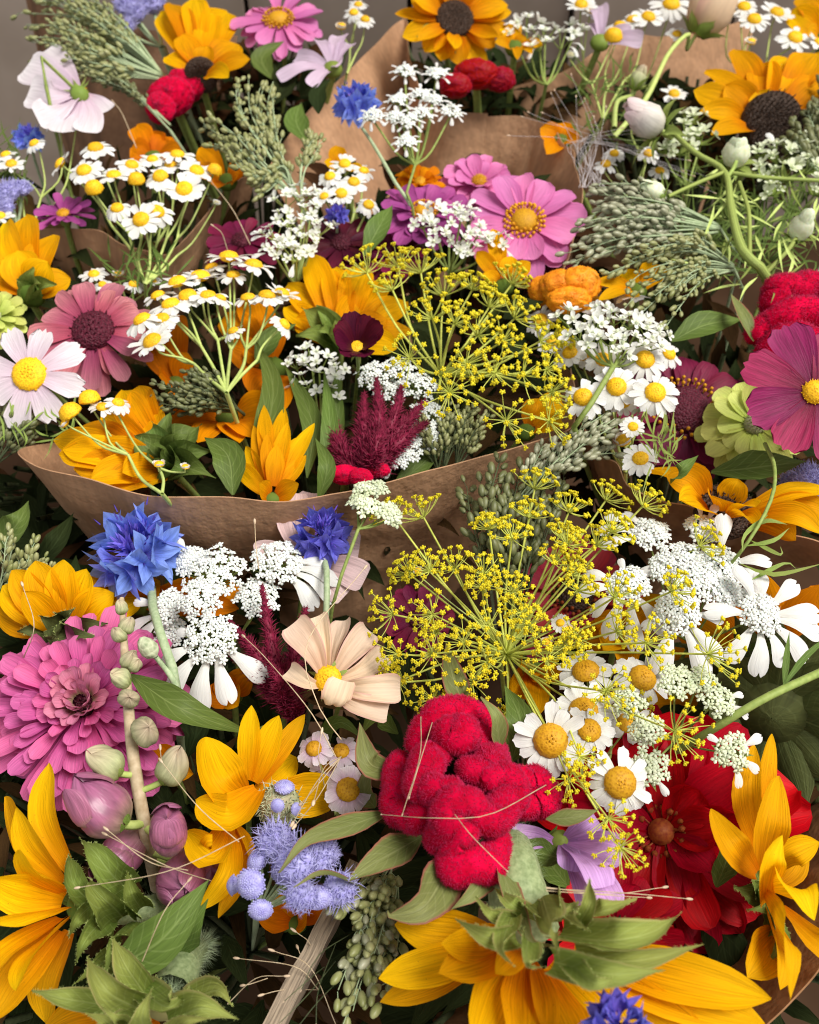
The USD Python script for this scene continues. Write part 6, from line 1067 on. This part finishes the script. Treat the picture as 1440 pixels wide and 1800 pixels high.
# ------------------------------------------------------------------ left bunch
T = 'left'
spray('cluster of white feverfew daisies on green stalks at upper left', [(168, 260, -.04, 33, (0, .7, .7)), (148, 300, -.045, 33, (-.1, .55, .8)), (106, 288, -.035, 28, (-.7, .5, .5)), (200, 308, -.045, 31, (0, .75, .6)), (232, 290, -.04, 28, (.2, .6, .7)), (166, 333, -.045, 17, (0, .5, .8), 'button'), (282, 310, -.045, 33, (.0, .5, .9)), (312, 272, -.04, 30, (.1, .75, .6)), (324, 332, -.05, 36, (0, .4, .95)), (346, 300, -.045, 31, (.3, .6, .7)), (377, 301, -.04, 14, (.4, .6, .6), 'button'), (268, 280, -.038, 24, (0, .7, .7)), (206, 366, -.045, 28, (0, .6, .8)), (248, 386, -.05, 36, (-.1, .35, .9)), (276, 372, -.045, 32, (.3, .4, .85)), (380, 358, -.04, 10, (.4, .7, .5), 'bud'), (240, 318, -.035, 16, (.1, .6, .7), 'button'), (300, 290, -.03, 26, (0, .7, .6))], T, (255, 500, -.0), r_stem=3, fork=.42)
spray('feverfew daisies at the far left edge', [(20, 288, -.03, 24, (0, .6, .8)), (10, 272, -.03, 22, (-.2, .7, .6)), (60, 252, -.03, 22, (-.3, .6, .7)), (0, 380, -.02, 24, (0, .6, .7)), (100, 215, -.015, 26, (-.2, .8, .4)), (134, 218, -.015, 20, (.2, .8, .4))], T, (60, 420, .02), r_stem=2.6)
cornflower('blue cornflower half hidden at the far left edge', 46, 232, -.005, 34, (0, .6, .7), T, n=9, r_stem=2.6)
th, C, k, r, M = cosmos('pale white cosmos seen from behind at top left', 140, 165, -.02, 85, (.4, -.3, -.8), T, n=3, mat='lilac_white_petal', span=(0, 1))
xpetals(th, 'petal', [([(138, 160, -.02), (96, 136, -.03), (46, 116, -.028)], 70, (-.3, .3, .9)), ([(138, 166, -.02), (92, 166, -.036), (50, 160, -.034)], 66, (-.3, .2, .95)), ([(138, 168, -.02), (100, 192, -.034), (64, 206, -.03)], 66, (-.2, .2, .95)), ([(138, 158, -.016), (110, 120, -.02), (76, 90, -.018)], 56, (0, .3, 1)), ([(140, 172, -.02), (122, 206, -.03), (110, 232, -.03)], 56, (0, .2, 1)), ([(148, 172, -.02), (160, 200, -.026), (152, 232, -.03)], 50, (.2, .2, 1)), ([(150, 165, -.016), (170, 180, -.014), (186, 196, -.01)], 44, (.3, .2, 1))], 'lilac_white_petal', 'cosmos', cup=.12)
th.part('calyx', blobs(P(140, 166, -.028), np.array([16, 16, 10]) * k, frame(facing((.3, 0, 1))), 10, 6), 'sepal')
fan('yellow orange sunflower turned away at the left edge', (55, 520, -.01), [(-12, 420, -.02), (8, 392, -.03), (46, 378, -.035, 72), (96, 412, -.03), (124, 490, -.02), (30, 440, -.045, 74), (84, 460, -.045, 66), (-20, 470, -.02)], 62, T, (0, .3, 1), 'gold_petal', bracts=[(60, 470, -.04), (100, 500, -.03), (30, 490, -.035), (75, 500, -.045)], bmat='bract', bW=34, dface=(0, .5, -.3), spreadb=.15)
zinnia('mauve pink zinnia between feverfew and yellow sunflower at left', 112, 378, .005, 52, (0, .65, .7), T, layers=((.3, 12, 1, 10), (.26, 11, .9, 24)), mat='mauve_petal', rc=.22, cmat='ochre_disc')
ageratum('lavender floss flower at the left edge', [(14, 340, -.02, 30, (0, .5, .8), 'f'), (38, 332, -.02, 22, (.2, .6, .7), 'f'), (10, 366, -.02, 20, (0, .3, .9), 'f')], T, (30, 400, .02))
millet('large feathery millet head arching across the top left corner', [[(290, 135, -.0), (210, 80, -.03), (120, 30, -.035), (20, 20, -.03)], [(290, 135, -.0), (200, 95, -.03), (110, 60, -.035), (20, 50, -.03)], [(290, 135, -.0), (220, 60, -.03), (150, 10, -.03), (90, -20, -.03)], [(290, 135, -.0), (190, 110, -.03), (130, 90, -.03), (90, 70, -.03)], [(290, 135, .0), (240, 90, -.03), (180, 50, -.035), (110, 10, -.03)], [(290, 140, .0), (230, 130, -.025), (170, 120, -.025), (105, 105, -.025)]], 'back_left', mat='grain', gr=6.6, per=110, width=22, bw=2.0)
millet('thin millet strand between the big millet head and white cosmos', [[(300, 230, .0), (220, 150, -.015), (140, 115, -.02), (60, 105, -.02)], [(300, 220, .0), (230, 160, -.01), (180, 140, -.015), (120, 120, -.015)]], 'back_left', mat='dark_grain', gr=6, per=70, width=14)
crest('dull red cockscomb in shade under the top sunflower', [(300, 170, -.0, 42, 34, 20), (325, 150, -.0, 34, 30, 0), (282, 190, .0, 26, 28, 30)], 'back_left', hair=3, dens=.4)
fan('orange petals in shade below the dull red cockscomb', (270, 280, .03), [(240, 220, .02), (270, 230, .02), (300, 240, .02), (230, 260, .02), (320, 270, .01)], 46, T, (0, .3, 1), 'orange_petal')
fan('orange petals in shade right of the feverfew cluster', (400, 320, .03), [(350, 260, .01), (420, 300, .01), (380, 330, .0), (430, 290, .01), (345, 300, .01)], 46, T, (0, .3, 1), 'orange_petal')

# ------------------------------------------------------------------ back rows
T = 'back_left'
th, B, k = fan('orange sunflower in profile at the top left of centre', (352, 130, -.015), [(281, 22, -.03, 50), (300, 6, -.04, 52), (342, -4, -.045, 52), (374, 24, -.05, 50), (290, 100, -.03, 46), (420, 78, -.03, 56), (440, 104, -.04, 46), (402, 136, -.055, 42), (400, 20, -.01, 66), (320, 60, -.05, 50), (365, 80, -.055, 40)], 50, T, (.2, .2, 1), 'sun_petal', disc=30, dface=(.35, -.55, .6), bulge=.1)
zinnia('pink zinnia with a ring of yellow stamens at the top', 490, 38, -.03, 86, (0, .5, .85), T, layers=((.4, 14, 1, -4), (.36, 12, .88, 8)), mat='light_pink_petal', rc=.22, ringm='stamen', cmat='ochre_disc', W=.36)
fan('pale lilac cosmos folded behind the paper corner at the top', (585, 122, -.01), [(490, 138, -.02, 30), (520, 100, -.02, 32), (560, 70, -.02, 32), (598, 62, -.02, 36), (615, 76, -.015, 30), (545, 150, -.02, 28), (600, 110, -.03, 28)], 32, T, (0, .3, 1), 'pale_lilac_petal', prof='cosmos', name='cosmos', cat='cosmos', bmat='sepal', spreadb=.05)
spray('small white daisies at the top beside the paper corner', [(622, 22, -.015, 20, (0, .5, .8)), (642, 34, -.015, 20, (.1, .5, .8)), (600, 48, -.01, 14, (0, .6, .8), 'bud'), (630, 8, 0, 18, (0, .6, .8))], T, (610, 130, .03), r_stem=2)
ageratum('lavender floss flower at the top left', [(225, 12, -.01, 30, (0, .5, .8), 'f'), (268, 8, -.01, 28, (0, .5, .8), 'f'), (222, 50, -.01, 22, (-.2, .4, .8), 'f'), (240, 25, -.01, 24, (0, .4, .9), 'f')], T, (285, 82, .0))
for i, (pts, W, lb, mt) in enumerate([([(480, 140, .0), (460, 100, -.02), (500, 72, -.03)], 40, 'curling pale leaf under the top pink zinnia', 'leaf'), ([(540, 250, .0), (520, 210, -.01), (530, 180, -.01)], 46, 'olive leaf left of the paper fold', 'leaf'), ([(470, 190, .0), (500, 150, -.01), (480, 110, -.01)], 44, 'dark leaf below the top pink zinnia', 'shade_dark_leaf'), ([(560, 200, .0), (560, 160, -.015), (580, 140, -.02)], 34, 'small dark leaf by the pale paper edge', 'shade_dark_leaf')]):
    leaf(lb, pts, W, (0, .3, 1), mt, nl=14)
T = 'back'
sunflower('sunflower with a dark brown centre facing out at the top', 800, 32, -.02, 96, (.15, .1, .95), T, n=15, disc=.36, a0=8, mat='sun_petal', inner=7, W=.42)
crest('deep pink zinnia blooms below the top sunflower', [(838, 130, .0, 40, 26, 0), (800, 150, .0, 30, 22, 0), (880, 140, .01, 26, 22, 0)], T, hair=2, dens=.2, mat='red_petal', fuzz='celosia_fuzz', name='red_bloom')
lace('blurred white lace flowers along the top edge', [(925, 40, -.01, 28, [(170, 24), (120, 20)]), (960, 55, -.015, 30, [(90, 20)]), (990, 70, -.015, 30, [(-60, 24), (-20, 24)]), (1010, 55, -.01, 26), (950, 75, -.01, 26, [(-120, 24)]), (905, 60, 0, 22)], (960, 150, .03), T, per=4, fs=13, star=True)
fan('small orange flowers right of the top sunflower', (905, 85, .01), [(880, 50, -.01, 26), (900, 40, -.01, 28), (925, 65, -.01, 26), (935, 95, -.01, 24), (870, 75, -.01, 26), (955, 80, -.01, 24), (910, 105, -.01, 22)], 26, T, (0, .3, 1), 'sun_petal', spreadb=.1)
spray('daisies along the top edge right of centre', [(1022, 8, -.02, 28, (0, .5, .8)), (1112, 34, -.015, 26, (-.2, .6, .7)), (1078, 66, -.02, 17, (0, .5, .8), 'button'), (1140, 30, -.02, 30, (.1, .5, .8)), (1180, 8, -.025, 36, (0, .5, .85)), (1003, 98, -.035, 11, (0, .4, .9), 'bud'), (1090, 45, -.01, 26, (0, .6, .7)), (1040, 20, -.01, 22, (.2, .6, .7))], T, (1060, 210, .0), r_stem=2.6)
fan('pale lilac cosmos petal at the top right of centre', (1055, 75, .01), [(1053, 10, -.02, 34), (1110, 60, -.01, 36), (1130, 70, -.01, 32), (1040, 40, 0, 26)], 30, T, (0, .3, 1), 'pale_lilac_petal', prof='cosmos', name='cosmos', cat='cosmos', bmat='sepal', spreadb=.03)
T = 'back_right'
bud('ivory cosmos bud cut by the top edge', 1248, 20, -.05, 46, (.45, .75, .4), T, 'cream_petal', 'sepal', via=[(1210, 60, -.05), (1175, 95, -.05), (1135, 175, -.04), (1080, 240, -.01)], r_stem=4.2, long=1.4, sep=.55)
bud('small green cosmos bud on a curved stalk in front of the paper', 1120, 142, -.045, 17, (.3, .8, .3), T, 'bud_green', 'sepal', via=[(1085, 180, -.04), (1080, 225, -.03)], r_stem=4.5, flare=8, sep=1.3)
spray('daisies at the top right corner', [(1308, 12, -.03, 28, (0, .5, .8)), (1326, 34, -.035, 30, (0, .5, .9)), (1366, 22, -.03, 30, (.1, .55, .8)), (1398, 66, -.035, 32, (.1, .4, .9)), (1320, 75, -.03, 14, (0, .6, .7), 'bud'), (1440, 75, -.03, 24, (.3, .5, .7)), (1285, 20, -.02, 20, (0, .6, .7))], T, (1330, 160, -.0), r_stem=2.6)
fan('large orange sunflower with upright petals and dark centre at the upper right', (1350, 222, -.0), [(1220, 158, -.03, 60), (1240, 124, -.03, 58), (1292, 86, -.03, 62), (1250, 236, -.03, 50), (1275, 150, -.045, 64), (1336, 112, -.03, 60), (1384, 104, -.02, 66), (1436, 92, -.02, 66), (1330, 160, -.045, 56), (1230, 196, -.03, 50), (1450, 140, -.02, 60)], 60, T, (-.1, .2, 1), 'sun_petal', disc=56, dface=(.1, -.25, .9), spreadb=.3, bulge=.12)
fan('yellow sunflower petals in the top right corner', (1450, 70, .0), [(1388, 22, -.02, 56), (1412, -4, -.02, 56), (1440, 10, -.02, 50), (1420, 60, -.02, 46)], 54, T, (-.2, .2, 1), 'gold_petal')
spray('tiny daisies in shade between the wispy grass and the millet', [(1065, 288, .0, 22, (0, .5, .8)), (1080, 270, .0, 20, (0, .5, .8)), (1140, 270, .0, 22, (0, .5, .8)), (1185, 165, .0, 24, (0, .5, .8)), (1160, 300, .0, 20, (0, .5, .8)), (1190, 60, .0, 20, (0, .5, .8))], T, (1110, 380, .04), r_stem=2)
wisps('hair fine silvery grass tuft above the millet at the upper right', [[(1045 + rnd(-30, 30), 330, -.01), (1030 + rnd(-40, 40), 250, -.03), (900 + i * 17 + rnd(-10, 10), 150 + abs(i - 6) * 12 + rnd(-20, 20), -.035)] for i in range(22)], T, seed=2.6, mat='silver_stem', w=.4)
wisps('fine purple grass stalk in front of the dark left paper', [[(440, 430, .0), (410, 370, -.02), (372, 320, -.03)], [(400, 440, .0), (390, 410, -.02), (376, 398, -.03)], [(240, 260, .0), (215, 200, -.02), (200, 180, -.03)]], 'left', seed=3)
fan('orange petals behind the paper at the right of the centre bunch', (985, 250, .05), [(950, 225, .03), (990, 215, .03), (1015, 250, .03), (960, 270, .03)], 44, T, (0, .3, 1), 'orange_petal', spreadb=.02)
# ------------------------------------------------------------------ smaller fillers between the flowers
def tuft(label, cx, cy, rx, ry, n, tie, mat='sepal', off=(-.02, .02), W=4.2, up=0.6):
    rows = []
    for _ in range(n):
        x, y = cx + rnd(-rx, rx), cy + rnd(-ry, ry); a = rnd(0, 6.28) if rnd(0, 1) > up else rnd(.6, 2.5); l = rnd(22, 60); o = rnd(*off)
        rows.append([(x, y, o), (x + math.cos(a) * l * .5 + rnd(-6, 6), y - math.sin(a) * l * .5 + rnd(-6, 6), o - .005), (x + math.cos(a) * l, y - math.sin(a) * l, o - .003)])
    threads(label, rows, tie, mat, W=W)
tuft('fine green foliage under the white lilac cosmos at the left edge', 60, 755, 70, 30, 46, 'left')
tuft('fine foliage at the left edge beside the blue cornflower', 20, 310, 30, 60, 40, 'left', 'leaf')
tuft('small ferny leaves at the foot of the feverfew cluster', 250, 480, 60, 25, 46, 'left', 'leaf')
tuft('ferny sprig beside the dark magenta zinnia above the orange sunflower', 1165, 790, 25, 25, 34, 'right', 'sepal', (-.055, -.045), 4)
tuft('fine foliage between the top daisies and the paper', 1060, 180, 60, 70, 46, 'back_right', 'leaf', (-.01, .03))
tuft('fine foliage below the upper right sunflower', 1210, 330, 50, 40, 36, 'back_right', 'leaf', (-.02, .02))
millet('pale green seed head low at the left edge above the orange sunflower', [[(-10, 1060, .03), (20, 1000, .01), (30, 955, .0), (40, 930, .0)], [(20, 1060, .03), (60, 1010, .01), (80, 975, .0)]], 'left', mat='grain', gr=8, per=70, width=26, name='seed_head')
millet('dark seed head at the left edge below the white lilac cosmos', [[(-20, 800, .02), (10, 740, .0), (30, 690, -.005)], [(-10, 820, .02), (30, 760, .0), (60, 720, .0)]], 'left', mat='dark_grain', smat='dark_stem', gr=7, per=80, width=26, name='seed_head')
for pts, W, lb, mt in [([(-10, 960, .03), (30, 920, .01), (50, 880, .01)], 60, 'broad dark leaf in shade at the left edge under the paper', 'leaf'), ([(60, 1000, .03), (100, 950, .01), (130, 900, .02)], 44, 'slim dark leaf in shade left of the large cornflower', 'shade_dark_leaf'),
    ([(500, 1320, .03), (470, 1290, .01), (440, 1300, .0)], 46, 'small green leaf behind the tall curling golden petals', 'leaf'), ([(660, 1420, .02), (640, 1390, .0), (655, 1330, -.01)], 40, 'green leaf between pale daisies and the crimson cockscomb', 'red_edge_leaf'),
    ([(700, 1290, .02), (660, 1260, .0), (635, 1290, -.01)], 34, 'small leaf above the pale daisies', 'leaf'), ([(450, 640, .01), (480, 590, -.005), (520, 570, -.01)], 44, 'green leaf under the right arm of the feverfew umbel', 'leaf'),
    ([(1290, 1180, .02), (1350, 1150, .0), (1400, 1170, .0)], 56, 'dark leaf under the right lace flower head', 'leaf'), ([(560, 1290, .02), (600, 1270, .0), (640, 1300, .0)], 30, 'thin leaf under the cream cosmos', 'leaf'),
    ([(1000, 1560, .02), (960, 1500, .0), (980, 1450, -.01)], 54, 'dark leaf in shade behind the lilac cosmos', 'leaf'), ([(1260, 1560, .02), (1280, 1500, .0), (1270, 1440, -.005)], 50, 'dark leaf between scarlet zinnia and golden sunflower', 'leaf'),
    ([(690, 860, .02), (760, 800, .01), (790, 780, .0)], 40, 'dark leaf under the dill inside the middle paper', 'leaf'), ([(930, 640, .03), (900, 590, .02), (940, 560, .0)], 44, 'dark leaf between dill and daisies', 'shade_dark_leaf')]:
    leaf(lb, pts, W, (0, .3, 1), mt, nl=14)
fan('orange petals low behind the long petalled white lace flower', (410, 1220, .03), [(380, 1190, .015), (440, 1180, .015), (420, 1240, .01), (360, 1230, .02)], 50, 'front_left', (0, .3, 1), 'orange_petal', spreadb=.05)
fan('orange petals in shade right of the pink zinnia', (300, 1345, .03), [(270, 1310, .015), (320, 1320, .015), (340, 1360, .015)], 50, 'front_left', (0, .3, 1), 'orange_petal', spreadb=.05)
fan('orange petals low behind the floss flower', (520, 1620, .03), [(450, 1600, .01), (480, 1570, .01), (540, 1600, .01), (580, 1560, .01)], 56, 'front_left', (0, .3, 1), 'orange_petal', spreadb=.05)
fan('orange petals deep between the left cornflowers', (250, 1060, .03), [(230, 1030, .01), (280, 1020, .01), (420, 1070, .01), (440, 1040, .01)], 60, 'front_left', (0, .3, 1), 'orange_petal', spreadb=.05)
zinnia('dark purple bloom in shade behind the left part of the dill', 735, 1090, .04, 70, (0, .4, .9), 'front_right', layers=((.4, 13, 1, 0), (.34, 12, .85, 15)), mat='dark_magenta_petal', rc=.24)
spray('little white daisy buds among the dill stalks', [(735, 1005, .0, 12, (0, .7, .7), 'bud'), (1000, 1110, -.03, 16, (0, .5, .8), 'bud'), (985, 1095, -.02, 18, (-.2, .5, .8)), (960, 1130, -.02, 14, (0, .6, .8), 'bud')], 'front_right', (920, 1180, .02), r_stem=2.2)
# ------------------------------------------------------------------ foliage inside the bunches, shade put into its dark and brown colours
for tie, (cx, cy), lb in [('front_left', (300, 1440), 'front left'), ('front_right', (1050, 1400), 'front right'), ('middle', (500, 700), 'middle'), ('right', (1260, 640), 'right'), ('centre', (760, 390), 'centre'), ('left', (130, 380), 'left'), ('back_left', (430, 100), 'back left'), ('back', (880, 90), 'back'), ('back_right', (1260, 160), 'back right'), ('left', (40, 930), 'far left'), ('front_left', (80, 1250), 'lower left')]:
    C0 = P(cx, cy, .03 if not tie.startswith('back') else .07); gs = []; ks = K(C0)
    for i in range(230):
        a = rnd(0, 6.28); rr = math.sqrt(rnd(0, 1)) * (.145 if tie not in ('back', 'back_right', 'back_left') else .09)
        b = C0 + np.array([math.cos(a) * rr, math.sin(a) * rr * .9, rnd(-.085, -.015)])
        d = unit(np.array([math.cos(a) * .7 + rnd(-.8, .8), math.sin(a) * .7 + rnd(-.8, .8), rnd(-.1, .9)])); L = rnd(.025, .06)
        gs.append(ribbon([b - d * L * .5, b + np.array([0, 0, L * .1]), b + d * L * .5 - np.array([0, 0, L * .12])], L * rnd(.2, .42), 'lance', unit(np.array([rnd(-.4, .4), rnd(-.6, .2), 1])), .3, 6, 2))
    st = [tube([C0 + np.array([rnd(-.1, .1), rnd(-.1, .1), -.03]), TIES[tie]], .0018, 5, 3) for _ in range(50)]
    th = Thing('bunch_foliage', f'leaves and stems with shade painted into their colour inside the {lb} bunch', 'foliage', C0, None, 'stuff')
    th.part('leaf_mass', join(gs[:130]), 'shade_dark_leaf', None, 'stuff'); th.part('leaf_mass', join(gs[130:]), 'shade_brown_leaf', None, 'stuff'); th.part('stem_mass', join(st), 'dark_stem', None, 'stuff')
